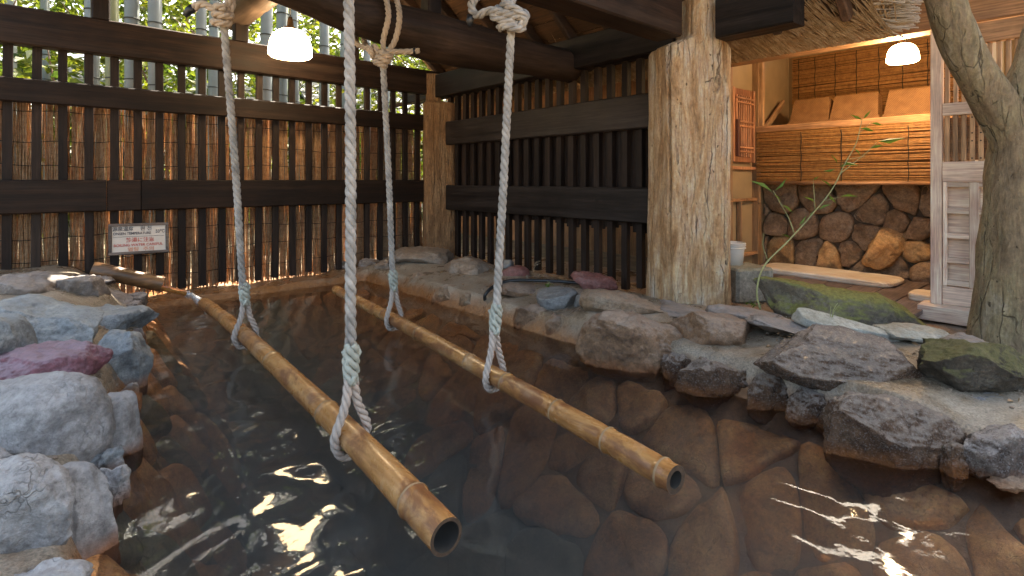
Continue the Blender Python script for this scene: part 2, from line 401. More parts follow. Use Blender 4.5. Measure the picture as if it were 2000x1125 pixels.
straw_m = mat_leaf('thatch straw', [(0.3, (0.22, 0.13, 0.06)), (0.5, (0.42, 0.28, 0.15)), (0.7, (0.60, 0.46, 0.30))], 0.1, 20, 0.6)
sunlit_strawend_m = mat_leaf('cut straw', [(0.3, (0.40, 0.32, 0.24)), (0.7, (0.72, 0.65, 0.56))], 0.1, 20, 0.6)  # brighter than the thatch: sunlight on the gable end painted into the colour
leaf_bg = mat_leaf('grove leaves', [(0.32, (0.018, 0.04, 0.006)), (0.45, (0.06, 0.10, 0.010)), (0.56, (0.16, 0.19, 0.014)), (0.70, (0.27, 0.24, 0.02))], 0.55, 1.6)
leaf_green = mat_leaf('fresh leaves', [(0.3, (0.07, 0.16, 0.02)), (0.7, (0.20, 0.32, 0.05))], 0.5, 9)
stem_m = mat_plain('green stem', (0.30, 0.30, 0.13), 0.6, 0.3)
twig_m = mat_plain('dry twig', (0.28, 0.21, 0.14), 0.8, 0.3)
bark_bg = mat_plain('far bark', (0.17, 0.11, 0.08), 0.9, 0.3)

def mat_bamboo(name, t0):
    m, nt, out = newmat(name); w = rnd(nt); v = coords(nt, (1, 0.12, 1)); v1 = coords(nt)
    n1 = nz(nt, v, 22, 6, 0.65, w, 0.3); n2 = nz(nt, v, 90, 3, 0.6, w); n3 = nz(nt, coords(nt, (1, 0.5, 1)), 9, 7, 0.7, w, 0.8)
    col = ramp(nt, n1, [(0.30, (0.22, 0.09, 0.028)), (0.5, (0.40, 0.195, 0.066)), (0.70, (0.52, 0.30, 0.12))])
    col = mixc(nt, 0.5, col, ramp(nt, n2, [(0.3, 0.36), (0.7, 0.62)]), 'OVERLAY')
    col = mixc(nt, ramp(nt, n3, [(t0, 0.0), (t0 + 0.09, 0.8)]), col, (0.16, 0.06, 0.026))
    col = mixc(nt, ramp(nt, nz(nt, v1, 5, 4, 0.6, w), [(0.55, 0.0), (0.75, 0.5)]), col, (0.58, 0.43, 0.27))
    bsdf(nt, out, col, ramp(nt, n3, [(0.35, 0.18), (0.65, 0.42)]), n2, 0.12, 0.003); return m
bamboo_m = mat_bamboo('cut bamboo', 0.53); bamboo_m2 = mat_bamboo('mottled cut bamboo', 0.485)
bamboo_node = mat_plain('bamboo node', (0.30, 0.19, 0.10), 0.6, 0.3, 40)
bamboo_in = mat_plain('bamboo inside', (0.030, 0.026, 0.022), 0.8, 0.3)
rim_m = mat_plain('burnt bamboo rim', (0.06, 0.035, 0.02), 0.6, 0.5, 60)
culm_m = mat_plain('grey bamboo culm', (0.17, 0.20, 0.195), 0.5, 0.2, 3); culm_g = mat_plain('green bamboo culm', (0.16, 0.18, 0.085), 0.5, 0.2, 3)
culm_node = mat_plain('culm node', (0.035, 0.04, 0.035), 0.7)

def mat_pillar(name, stops, axis_scale=0.10, crack=0.85):
    m, nt, out = newmat(name); v = coords(nt, (1, 1, axis_scale)); v2 = coords(nt, (1, 1, 0.30)); v3 = coords(nt)
    n1 = nz(nt, v, 18, 7, 0.7, None, 1.0); n2 = nz(nt, v, 80, 4, 0.7); n3 = nz(nt, v2, 5, 8, 0.7, None, 1.6); n4 = nz(nt, v2, 22, 7, 0.75, None, 0.8); n5 = nz(nt, v3, 45, 5, 0.7)
    col = ramp(nt, M(nt, 'ADD', M(nt, 'MULTIPLY', n3, 0.75), M(nt, 'MULTIPLY', n1, 0.25)), stops)
    col = mixc(nt, 0.5, col, ramp(nt, n4, [(0.34, 0.22), (0.66, 0.74)]), 'OVERLAY'); col = mixc(nt, 0.35, col, ramp(nt, n2, [(0.34, 0.2), (0.66, 0.76)]), 'OVERLAY'); col = mixc(nt, 0.35, col, ramp(nt, n5, [(0.34, 0.25), (0.66, 0.74)]), 'OVERLAY')
    # fine drying cracks running with the grain, and worm-eaten spots
    vd = N(nt, 'ShaderNodeVectorMath', {0: coords(nt, (1, 1, 0.07)), 1: N(nt, 'ShaderNodeVectorMath', {0: N(nt, 'ShaderNodeTexNoise', {'Vector': v3, 'Scale': 6.0, 'Detail': 4.0}).outputs['Color'], 1: (0.05, 0.05, 0.05)}, operation='MULTIPLY').outputs[0]}, operation='ADD')
    vo = N(nt, 'ShaderNodeTexVoronoi', {'Vector': vd.outputs[0], 'Scale': 16.0}, feature='DISTANCE_TO_EDGE')
    ck = M(nt, 'MULTIPLY', ramp(nt, vo.outputs['Distance'], [(0.0, 1.0), (0.035, 0.0)]), ramp(nt, n3, [(0.47, 0.0), (0.58, 1.0)]))
    sp = ramp(nt, nz(nt, coords(nt, (1, 1, 0.6)), 34, 3, 0.6), [(0.66, 0.0), (0.70, 0.8)])
    dk = M(nt, 'MAXIMUM', M(nt, 'MULTIPLY', ck, crack), sp)
    col = mixc(nt, dk, col, tuple(c * 0.3 for c in stops[0][1]))
    h = M(nt, 'SUBTRACT', M(nt, 'ADD', M(nt, 'ADD', n1, n4), M(nt, 'MULTIPLY', n5, 0.5)), M(nt, 'MULTIPLY', dk, 0.8))
    bsdf(nt, out, col, 0.85, h, 1.0, 0.028); return m
pillar_m = mat_pillar('weathered pillar', [(0.36, (0.26, 0.13, 0.05)), (0.45, (0.52, 0.32, 0.16)), (0.53, (0.64, 0.475, 0.30)), (0.62, (0.68, 0.60, 0.50))])
post_m = mat_pillar('brown post', [(0.34, (0.13, 0.065, 0.03)), (0.5, (0.27, 0.15, 0.07)), (0.66, (0.38, 0.25, 0.14))])
bark_m = mat_pillar('tree bark', [(0.34, (0.17, 0.12, 0.07)), (0.46, (0.27, 0.20, 0.12)), (0.54, (0.28, 0.225, 0.125)), (0.64, (0.38, 0.32, 0.23))], 0.16, 0.9)

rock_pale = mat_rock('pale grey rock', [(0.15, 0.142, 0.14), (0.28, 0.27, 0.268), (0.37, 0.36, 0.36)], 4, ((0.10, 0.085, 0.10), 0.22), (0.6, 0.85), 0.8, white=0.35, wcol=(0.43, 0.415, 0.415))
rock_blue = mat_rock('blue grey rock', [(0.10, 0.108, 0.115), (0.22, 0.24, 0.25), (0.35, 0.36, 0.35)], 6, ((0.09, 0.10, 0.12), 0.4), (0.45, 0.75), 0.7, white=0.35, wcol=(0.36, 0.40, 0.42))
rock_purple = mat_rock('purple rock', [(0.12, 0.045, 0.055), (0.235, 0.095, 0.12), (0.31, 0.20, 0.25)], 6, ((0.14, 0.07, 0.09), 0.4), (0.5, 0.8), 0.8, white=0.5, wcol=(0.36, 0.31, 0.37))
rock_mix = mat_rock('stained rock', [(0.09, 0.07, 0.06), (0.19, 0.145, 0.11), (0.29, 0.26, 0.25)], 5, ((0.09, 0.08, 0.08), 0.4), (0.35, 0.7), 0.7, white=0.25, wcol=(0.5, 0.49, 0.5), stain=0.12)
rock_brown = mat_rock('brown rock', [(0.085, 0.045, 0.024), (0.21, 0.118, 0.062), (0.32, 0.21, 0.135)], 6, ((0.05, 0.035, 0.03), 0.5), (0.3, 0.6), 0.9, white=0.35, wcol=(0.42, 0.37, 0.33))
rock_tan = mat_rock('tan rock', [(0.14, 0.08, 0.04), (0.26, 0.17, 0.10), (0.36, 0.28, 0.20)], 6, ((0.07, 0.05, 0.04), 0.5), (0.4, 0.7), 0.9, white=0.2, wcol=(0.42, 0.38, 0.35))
rock_wet = mat_rock('wet dark rock', [(0.045, 0.024, 0.013), (0.115, 0.064, 0.037), (0.22, 0.14, 0.09)], 7, ((0.34, 0.31, 0.30), 0.45), (0.08, 0.34), 1.0, white=0.5, wcol=(0.46, 0.41, 0.37), bd=0.035)  # white tops and pale specks paint in glints of the sky
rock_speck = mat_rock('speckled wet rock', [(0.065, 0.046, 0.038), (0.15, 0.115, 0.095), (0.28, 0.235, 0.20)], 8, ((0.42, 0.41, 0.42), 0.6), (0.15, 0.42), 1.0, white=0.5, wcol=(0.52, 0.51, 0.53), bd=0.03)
rock_grey = mat_rock('river pebble', [(0.10, 0.10, 0.105), (0.16, 0.155, 0.15), (0.24, 0.23, 0.21)], 9, ((0.3, 0.3, 0.3), 0.4), (0.35, 0.6), 0.25, stain=None)
rock_flat = mat_rock('flat brown pebble', [(0.15, 0.11, 0.085), (0.23, 0.175, 0.13), (0.27, 0.24, 0.21)], 4, ((0.1, 0.08, 0.06), 0.3), (0.4, 0.65), 0.3, stain=None)
rock_red = mat_rock('red rock', [(0.13, 0.045, 0.035), (0.22, 0.085, 0.07), (0.28, 0.17, 0.15)], 9, ((0.1, 0.04, 0.04), 0.4), (0.4, 0.7), 0.5, stain=None)
rock_moss = mat_rock('mossy rock', [(0.09, 0.07, 0.05), (0.17, 0.14, 0.10), (0.26, 0.23, 0.18)], 5, ((0.06, 0.05, 0.04), 0.4), (0.7, 0.9), 1.0, moss=1.0, stain=None, bd=0.02)
rock_moss2 = mat_rock('dark mossy rock', [(0.035, 0.028, 0.02), (0.08, 0.063, 0.043), (0.15, 0.125, 0.095)], 7, ((0.03, 0.025, 0.02), 0.4), (0.7, 0.9), 1.2, moss=0.5, stain=None, bd=0.025)
rock_slab = mat_rock('grey slab', [(0.26, 0.255, 0.225), (0.36, 0.355, 0.32), (0.44, 0.43, 0.39)], 5, ((0.2, 0.2, 0.16), 0.3), (0.6, 0.8), 0.35, moss=0.12, stain=None)
rock_block = mat_rock('cut stone block', [(0.19, 0.19, 0.155), (0.27, 0.265, 0.22), (0.35, 0.34, 0.29)], 6, ((0.1, 0.1, 0.08), 0.35), (0.7, 0.9), 0.6, moss=0.15, stain=None)
rock_wall = mat_rock('warm wall stone', [(0.20, 0.12, 0.065), (0.33, 0.215, 0.13), (0.42, 0.30, 0.20)], 5, ((0.1, 0.07, 0.05), 0.35), (0.7, 0.9), 0.7, stain=None)
rock_gold = mat_rock('golden wall stone', [(0.32, 0.17, 0.07), (0.45, 0.27, 0.12), (0.52, 0.36, 0.19)], 5, ((0.25, 0.13, 0.06), 0.35), (0.7, 0.9), 0.6, stain=None)
rock_under = mat_rock('sunken stone', [(0.34, 0.135, 0.045), (0.56, 0.25, 0.085), (0.66, 0.36, 0.15)], 4, ((0.1, 0.045, 0.02), 0.4), (0.5, 0.8), 0.6, stain=None)

rock_silt = mat_rock('silted stone', [(0.10, 0.075, 0.045), (0.20, 0.16, 0.10), (0.27, 0.23, 0.15)], 4, ((0.07, 0.05, 0.03), 0.4), (0.5, 0.8), 0.6, stain=None)
def mat_basin():
    m, nt, out = newmat('mortar'); v = coords(nt); n1 = nz(nt, v, 3.5, 8, 0.65); n2 = nz(nt, v, 30, 6, 0.65); n3 = nz(nt, v, 130, 3, 0.6)
    col = ramp(nt, n1, [(0.34, (0.11, 0.078, 0.047)), (0.47, (0.21, 0.165, 0.118)), (0.62, (0.31, 0.27, 0.22))])
    col = mixc(nt, 0.6, col, ramp(nt, n2, [(0.3, 0.36), (0.7, 0.64)]), 'OVERLAY'); col = mixc(nt, 0.7, col, ramp(nt, n3, [(0.34, 0.25), (0.66, 0.76)]), 'OVERLAY')
    pz = N(nt, 'ShaderNodeSeparateXYZ', {0: N(nt, 'ShaderNodeNewGeometry').outputs['Position']}).outputs[2]
    hz = M(nt, 'ADD', pz, M(nt, 'MULTIPLY', M(nt, 'SUBTRACT', nz(nt, v, 6, 5, 0.6), 0.5), 0.16))
    st = N(nt, 'ShaderNodeMapRange', {0: hz, 1: 0.11, 2: 0.03}).outputs[0]
    silt = N(nt, 'ShaderNodeMapRange', {0: hz, 1: -0.40, 2: -0.65}).outputs[0]
    col = mixc(nt, M(nt, 'MULTIPLY', st, 0.9), col, ramp(nt, n2, [(0.3, (0.16, 0.07, 0.025)), (0.65, (0.32, 0.145, 0.05))])); col = mixc(nt, silt, col, ramp(nt, n1, [(0.3, (0.07, 0.07, 0.05)), (0.7, (0.14, 0.13, 0.09))]))
    bsdf(nt, out, col, ramp(nt, n1, [(0.35, 0.14), (0.65, 0.5)]), M(nt, 'ADD', n2, M(nt, 'MULTIPLY', n3, 0.3)), 0.7, 0.015); return m
basin_m = mat_basin()
ground_m = mat_plain('leaf litter ground', (0.22, 0.17, 0.11), 0.95, 0.4, 6, 0.6)

def mat_water():
    m, nt, out = newmat('spring water'); v = coords(nt); lw = N(nt, 'ShaderNodeFresnel', {'IOR': 1.36})
    h = nz(nt, v, 9, 3, 0.5); bp = N(nt, 'ShaderNodeBump', {'Height': h, 'Strength': 0.10, 'Distance': 0.02}); nt.links.new(bp.outputs[0], lw.inputs['Normal'])
    g = N(nt, 'ShaderNodeBsdfGlossy', {'Roughness': 0.045, 'Normal': bp.outputs[0]}); t = N(nt, 'ShaderNodeBsdfTransparent', {'Color': (0.97, 0.97, 0.97, 1)})
    mx = N(nt, 'ShaderNodeMixShader', {0: lw.outputs[0], 1: t.outputs[0], 2: g.outputs[0]}); nt.links.new(mx.outputs[0], out.inputs[0])
    va = N(nt, 'ShaderNodeVolumeAbsorption', {'Color': (0.42, 0.52, 0.54, 1), 'Density': 0.60}); vs = N(nt, 'ShaderNodeVolumeScatter', {'Color': (0.78, 0.86, 0.90, 1), 'Density': 0.62, 'Anisotropy': 0.1})
    ad = N(nt, 'ShaderNodeAddShader', {0: va.outputs[0], 1: vs.outputs[0]}); nt.links.new(ad.outputs[0], out.inputs[1]); return m
water_m = mat_water()
def mat_stream():
    m, nt, out = newmat('falling water'); v = coords(nt, (1, 1, 0.2)); n = nz(nt, v, 60, 4, 0.6)
    bp = N(nt, 'ShaderNodeBump', {'Height': n, 'Strength': 0.5, 'Distance': 0.01})
    g = N(nt, 'ShaderNodeBsdfGlossy', {'Roughness': 0.15, 'Normal': bp.outputs[0]}); t = N(nt, 'ShaderNodeBsdfTransparent', {'Color': (0.85, 0.85, 0.86, 1)}); d = N(nt, 'ShaderNodeBsdfDiffuse', {'Color': (0.7, 0.68, 0.68, 1)})
    m1 = N(nt, 'ShaderNodeMixShader', {0: 0.25, 1: t.outputs[0], 2: g.outputs[0]}); m2 = N(nt, 'ShaderNodeMixShader', {0: ramp(nt, n, [(0.4, 0.1), (0.7, 0.6)]), 1: m1.outputs[0], 2: d.outputs[0]})
    nt.links.new(m2.outputs[0], out.inputs[0]); return m
stream_m = mat_stream()
def mat_glow(name, col, s):
    m, nt, out = newmat(name); e = N(nt, 'ShaderNodeEmission', {'Color': c4(col), 'Strength': s}); nt.links.new(e.outputs[0], out.inputs[0]); return m
lamp_m = mat_glow('lit opal glass', (1.0, 0.70, 0.38), 6.0); lamp_m2 = mat_glow('lit opal glass warm', (1.0, 0.66, 0.33), 22.0)

# ------------------------------------------------------------------ ground, basin, water
Y1, X2 = 5.22, 3.42            # planes of the two fences
def sst(a, b, x): t = min(1, max(0, (x - a) / (b - a))); return t * t * (3 - 2 * t)
def xleft(y): return 0.08 + 0.50 * sst(1.5, 4.9, y)
def basin_base(x, y):
    dl, dr, db, df = x - xleft(y), 2.415 - x, 4.98 - y, y + 1.4
    n = noise.fractal(Vector((x * 2.2, y * 2.2, 3)), 1, 2, 4)
    d = min(dl, dr, db, df)
    if d > 0:
        z = -min(0.9, dl * 1.7, dr * 0.80, db * 1.8, df * 2.0) - 0.04
        return z + n * 0.03 * min(1, d * 6)
    e = -d
    if d == dr: z = -0.04 + 0.16 * sst(0, 0.10, e) + 0.055 * sst(0.05, 0.6, e) - 0.10 * sst(0.85, 1.3, e)
    elif d == dl: z = -0.04 + 0.14 * sst(0, 0.08, e) + 0.10 * sst(0.05, 0.4, e) + 0.16 * sst(2.8, 4.4, y) * sst(0.05, 0.5, e)
    elif d == db: z = -0.04 + 0.09 * sst(0, 0.06, e) + 0.20 * sst(0.7, -0.2, x) * sst(0, .2, e) + 0.08 * sst(2.1, 2.7, x)
    else: z = 0.1
    return z + n * 0.025
# ------------------------------------------------------------------ stones set in the mortar
SPEC = []
def st(px, py, w, h, mat, z, **k):
    c = P(px, py, z=z); d = FW.x * c.x + FW.y * c.y; SPEC.append(((px, py, w, h, mat), dict(z=z, **k), c, w * d / FPX / 2))
# along the left edge
st(62, 840, 240, 195, rock_pale, 0.16, seed=11, tilt=-6, ratio=0.75, cuts=4, rough=0.55, box_n=2.8, label='big rounded pale grey rock')
st(228, 845, 66, 130, rock_pale, 0.07, seed=12, sink=0.5, ratio=1.2, cuts=6, rough=0.6, box_n=3.2, label='small upright grey block')
st(30, 1040, 200, 240, rock_pale, 0.12, seed=13, tilt=18, ratio=0.8, cuts=7, rough=0.8)
st(145, 1012, 128, 165, rock_pale, 0.08, seed=14, sink=0.5, tilt=-12, ratio=0.8, cuts=5, rough=0.7)
st(55, 728, 240, 112, rock_purple, 0.19, seed=15, tilt=-12, ratio=0.8, cuts=9, label='purple pink rock')
st(236, 716, 92, 155, rock_blue, 0.10, seed=16, sink=0.5, tilt=8, ratio=0.9, box_n=3.2)
st(55, 655, 250, 120, rock_blue, 0.25, seed=17, tilt=9, ratio=0.8, cuts=9)
st(208, 630, 145, 66, rock_blue, 0.15, seed=18, tilt=-4, ratio=0.8, box_n=3.4)
st(262, 622, 44, 80, rock_mix, 0.08, seed=19, tilt=0, ratio=0.9)
st(35, 580, 150, 80, rock_mix, 0.30, seed=20, ratio=0.9)
st(140, 570, 110, 75, rock_mix, 0.30, seed=21, ratio=0.9, tilt=10)
st(196, 590, 96, 50, rock_mix, 0.20, seed=22, ratio=0.9, tilt=12)
st(60, 552, 160, 40, rock_mix, 0.34, seed=23, ratio=0.8)
st(150, 553, 120, 40, rock_mix, 0.30, seed=24, ratio=0.8)
st(258, 590, 50, 40, rock_mix, 0.15, seed=25)
st(-40, 700, 160, 160, rock_blue, 0.25, seed=26); st(-60, 960, 180, 200, rock_pale, 0.15, seed=27)
st(60, 1160, 190, 120, rock_pale, 0.08, seed=28)
# along the right edge, at the water
st(1240, 684, 205, 122, rock_brown, 0.07, seed=41, sink=0.45, tilt=14, ratio=0.55, cuts=10, box_n=2.2)
st(1036, 622, 86, 62, rock_brown, 0.05, seed=42, sink=0.45, tilt=12, ratio=0.7)
st(1105, 640, 80, 46, rock_brown, 0.04, seed=43, sink=0.45, tilt=14, ratio=0.7)
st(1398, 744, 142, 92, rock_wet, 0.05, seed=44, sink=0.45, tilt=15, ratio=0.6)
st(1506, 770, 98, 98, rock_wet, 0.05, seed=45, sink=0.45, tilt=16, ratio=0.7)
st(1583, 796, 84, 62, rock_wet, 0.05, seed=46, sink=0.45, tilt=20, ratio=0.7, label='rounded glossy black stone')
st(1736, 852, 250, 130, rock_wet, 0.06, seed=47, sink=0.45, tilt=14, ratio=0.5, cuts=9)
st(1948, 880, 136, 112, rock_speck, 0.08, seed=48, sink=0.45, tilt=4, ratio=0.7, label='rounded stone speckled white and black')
st(1980, 945, 90, 30, rock_tan, 0.02, seed=49)
for i, (px, py, w, h) in enumerate([(930, 590, 60, 34), (880, 578, 70, 36), (832, 556, 66, 40), (790, 545, 44, 30)]): st(px, py, w, h, rock_tan, 0.05, seed=60 + i, sink=0.5, tilt=12, ratio=0.7)
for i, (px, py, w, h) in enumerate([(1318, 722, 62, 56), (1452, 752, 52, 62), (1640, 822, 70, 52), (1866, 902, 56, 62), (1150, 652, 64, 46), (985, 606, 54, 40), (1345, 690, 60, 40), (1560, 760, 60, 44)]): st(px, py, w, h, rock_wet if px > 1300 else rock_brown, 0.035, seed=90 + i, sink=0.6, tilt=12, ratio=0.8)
for i, (px, py, w, h) in enumerate([(262, 668, 44, 60), (222, 955, 54, 74), (205, 905, 60, 50), (258, 780, 40, 60), (190, 665, 70, 50)]): st(px, py, w, h, (rock_mix, rock_pale, rock_blue)[i % 3], 0.05, seed=120 + i, sink=0.6, ratio=0.8)
# lying further up the rim
st(1402, 652, 172, 82, rock_brown, 0.17, seed=70, tilt=8, ratio=0.7, label='flat grey brown rock in front of the pillar')
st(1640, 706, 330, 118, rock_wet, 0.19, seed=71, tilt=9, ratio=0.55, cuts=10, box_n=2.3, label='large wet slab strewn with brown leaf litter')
st(1216, 598, 154, 60, rock_tan, 0.20, seed=72, tilt=6, ratio=0.6, cuts=9, label='angular tan rock')
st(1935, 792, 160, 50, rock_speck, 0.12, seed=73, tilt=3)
st(1350, 606, 190, 42, rock_mix, 0.15, seed=74, tilt=6, ratio=0.8); st(1475, 622, 170, 46, rock_mix, 0.18, seed=75, tilt=10)
st(1570, 648, 190, 50, rock_mix, 0.20, seed=76, tilt=14); st(1690, 672, 160, 50, rock_moss2, 0.18, seed=77, tilt=16); st(1800, 655, 190, 44, rock_slab, 0.20, seed=78, tilt=6); st(1880, 668, 100, 40, rock_mix, 0.2, seed=79)
st(835, 503, 124, 40, rock_flat, 0.20, seed=80, ratio=0.9, tilt=2, label='broad flat stone under the corner post')
st(928, 532, 122, 54, rock_flat, 0.14, seed=81, ratio=0.9, tilt=6, label='flat oval brown stone')
st(752, 520, 40, 26, rock_flat, 0.14, seed=82); st(722, 516, 44, 24, rock_mix, 0.12, seed=83)
st(1018, 568, 120, 34, rock_brown, 0.14, seed=84, tilt=4)
st(670, 522, 40, 20, rock_mix, 0.10, seed=85); st(1170, 590, 60, 40, rock_brown, 0.14, seed=86)
FIL = [(c.x, c.y, c.z - 0.012, rad) for _, _, c, rad in SPEC]
FX = np.array(FIL)
def basin_z(x, y):
    z = basin_base(x, y); d = min(x - xleft(y), 2.415 - x, 4.98 - y, y + 1.4)
    if d < 0.02:                # mortar drawn up round the stones
        q = np.hypot(FX[:, 0] - x, FX[:, 1] - y) - FX[:, 3] * 0.85; k = np.clip(1 - q / 0.16, 0, 1); k = k * k * (3 - 2 * k)
        z += float(np.max(k * np.clip(FX[:, 2] - z, 0, 0.12))) * min(1, max(0, (0.02 - d) / 0.07))
    return z
xs = np.arange(-2.0, 4.56, 0.032); ys = np.arange(-2.0, 5.66, 0.032)
V = [(x, y, basin_z(x, y)) for y in ys for x in xs]; nx = len(xs)
F = [(j * nx + i, j * nx + i + 1, (j + 1) * nx + i + 1, (j + 1) * nx + i) for j in range(len(ys) - 1) for i in range(nx - 1)]
basin = mk('pool_edge', V, F, basin_m, None, True); basin['kind'] = 'structure'

gx = [-60, -1.95, 4.5, 90]; gy = [-60, -1.95, 5.6, 90]
V = [(x, y, 0.06) for y in gy for x in gx]; F = [(j * 4 + i, j * 4 + i + 1, j * 4 + i + 5, j * 4 + i + 4) for j in range(3) for i in range(3) if (i, j) != (1, 1)]
gr = mk('ground', V, F, ground_m); gr['kind'] = 'structure'

wr = random.Random(3); comps = []
for lam, amp, cnt in ((0.60, 0.0026, 4), (0.30, 0.0020, 7), (0.18, 0.0010, 8), (0.11, 0.00035, 7)):
    for _ in range(cnt):
        a = wr.uniform(0, 6.28); comps.append((math.cos(a) * 6.283 / lam, math.sin(a) * 6.283 / lam, wr.uniform(0, 6.28), amp * wr.uniform(0.6, 1.1)))
wx = np.arange(-0.35, 2.86, 0.02); wy = np.arange(-1.6, 5.21, 0.02); GX, GY = np.meshgrid(wx, wy); H = np.zeros_like(GX)
DX = GX + 0.05 * np.sin(GY * 5 + 1) + 0.03 * np.sin(GX * 9 + GY * 4); DY = GY + 0.05 * np.sin(GX * 6 + 2) + 0.03 * np.sin(GY * 11 - GX * 3)
for kx, ky, ph, am in comps: H += am * np.sin(kx * DX + ky * DY + ph)
H *= np.interp(GX, [0.0, 0.9, 1.5, 2.6], [0.9, 1.0, 0.5, 0.32]) * np.interp(GY, [1.5, 3.0, 5.0], [1.0, 0.6, 0.4])
rad = np.hypot(GX - 0.83, GY - 4.66); H += 0.006 * np.sin(rad * 48) * np.exp(-rad * 3.2)
ny_, nx_ = H.shape
V = np.stack([GX, GY, H], -1).reshape(-1, 3); idx = np.arange(ny_ * nx_).reshape(ny_, nx_)
F = np.stack([idx[:-1, :-1], idx[:-1, 1:], idx[1:, 1:], idx[1:, :-1]], -1).reshape(-1, 4).tolist(); V = V.tolist()
n0 = len(V); x0, x1, y0, y1 = wx[0], wx[-1], wy[0], wy[-1]
V += [(x0, y0, -1.3), (x1, y0, -1.3), (x1, y1, -1.3), (x0, y1, -1.3)]
F.append((n0 + 3, n0 + 2, n0 + 1, n0))
F.append(tuple(idx[0, ::-1].tolist()) + (n0, n0 + 1)); F.append(tuple(idx[-1, :].tolist()) + (n0 + 2, n0 + 3)); F.append(tuple(idx[:, 0].tolist()) + (n0 + 3, n0)); F.append(tuple(idx[::-1, -1].tolist()) + (n0 + 1, n0 + 2))
water = mk('water', V, F, water_m, None, True); water['kind'] = 'structure'

for (px, py, w, h, mat), k, _, _ in SPEC:
    lab = k.pop('label', None); o = rock_at('stone', px, py, w, h, mat, parent=basin, **k)
    if lab: o['label'] = lab
# under water, on the sloping side and along the left foot
ur = random.Random(21)
sd_list = []
for row, dd in enumerate((0.10, 0.215, 0.34, 0.47, 0.61, 0.77, 0.95, 1.12)):
    y = -1.15 + 0.2 * (row % 2)
    while y < 4.95: sd_list.append((y + ur.uniform(-.07, .07), dd + ur.uniform(-.035, .035))); y += ur.uniform(0.36, 0.70)
for k, (poly, sd0) in enumerate(zip(cells(sd_list, (-1.2, 0.05), (4.97, 1.20)), sd_list)):
    if len(poly) < 3: continue
    cell_stone(poly, lambda u, v, h: (2.415 - v - 0.62 * h, u, basin_base(2.415 - v, u) + 0.78 * h), rock_under if sd0[1] < 0.66 else rock_silt, basin, gap=0.004, dome=0.036, base=0.05, chaikin=2, seed=k, amp=1.8)
sd_list = []
for row, dd in enumerate((0.05, 0.22, 0.40)):
    y = 1.0 + 0.15 * (row % 2)
    while y < 4.85: sd_list.append((y + ur.uniform(-.05, .05), dd + ur.uniform(-.04, .04))); y += ur.uniform(0.26, 0.42)
for k, poly in enumerate(cells(sd_list, (0.9, -0.04), (4.9, 0.5))):
    if len(poly) < 3: continue
    cell_stone(poly, lambda u, v, h: (xleft(u) + v + 0.8 * h, u, basin_base(xleft(u) + v, u) + 0.55 * h), rock_under if k % 3 else rock_silt, basin, gap=0.016, dome=0.045, seed=k + 300, amp=1.2)
for k in range(12):
    x, y = ur.uniform(0.85, 1.3), 0.1 + 0.38 * k + ur.uniform(-.1, .1)
    V, F = rock_geo(0.26, 0.28, 0.05, ur.random(), 3, box_n=3, cuts=4, rough=0.5)
    mk('stone', V, F, rock_silt, basin, True, Matrix.Translation((x, y, basin_base(x, y) - 0.01)) @ Matrix.Rotation(R(ur.uniform(0, 180)), 4, 'Z'))

# loose stones: things of their own
def loose(name, label, cat, px, py, w, h, mat, z, **k):
    return tag(rock_at(name, px, py, w, h, mat, z=z, **k), label, cat)
loose('pebble', 'dark blue-grey rounded pebble lying on pale mortar beside the red rock', 'stone', 1090, 586, 78, 48, rock_grey, 0.17, seed=101, rough=0.5, cuts=2, tilt=3)
loose('pebble', 'small grey pebble wedged between the dark round pebble and the tan angular rock', 'stone', 1142, 596, 34, 42, rock_grey, 0.16, seed=102, rough=0.5, cuts=2)
loose('rock', 'elongated dark red rock lying at the foot of the dark fence', 'rock', 1166, 553, 98, 42, rock_red, 0.21, seed=103, tilt=13, ratio=0.6, rough=1.2)
loose('pebble', 'round dull red pebble just right of the farther right-hand rope', 'stone', 1006, 537, 52, 34, rock_red, 0.17, seed=104, rough=0.5, cuts=2)
loose('pebble', 'little grey pebble on top of the round dull red pebble', 'stone', 992, 517, 24, 18, rock_grey, 0.225, seed=105, rough=0.5, cuts=2, sub=3)
loose('boulder', 'large green mossy boulder in front of the wooden deck', 'boulder', 1642, 620, 325, 110, rock_moss, 0.13, seed=106, tilt=9, ratio=0.5, box_n=3.6, cuts=8)
loose('boulder', 'dark rough mossy boulder below the tree trunk', 'boulder', 1900, 716, 224, 106, rock_moss2, 0.23, seed=107, tilt=4, ratio=0.7)
loose('stone_slab', 'pale grey flat stone slab tilted against the mossy boulder', 'slab', 1640, 634, 176, 40, rock_slab, 0.235, seed=108, tilt=14, ratio=0.55, box_n=7, rough=0.3, cuts=5)
V, F = cbox(0.32, 0.30, 0.26, 0.018); bl = Geo().add(V, F)
blk = P(1466, 556, z=0.21)
tag(bl.mk('stone_block', rock_block, None, False, Matrix.Translation(blk + Vector((0.05, 0.08, 0))) @ Matrix.Rotation(R(-28), 4, 'Z')), 'grey squared stone block right of the big weathered pillar', 'block')

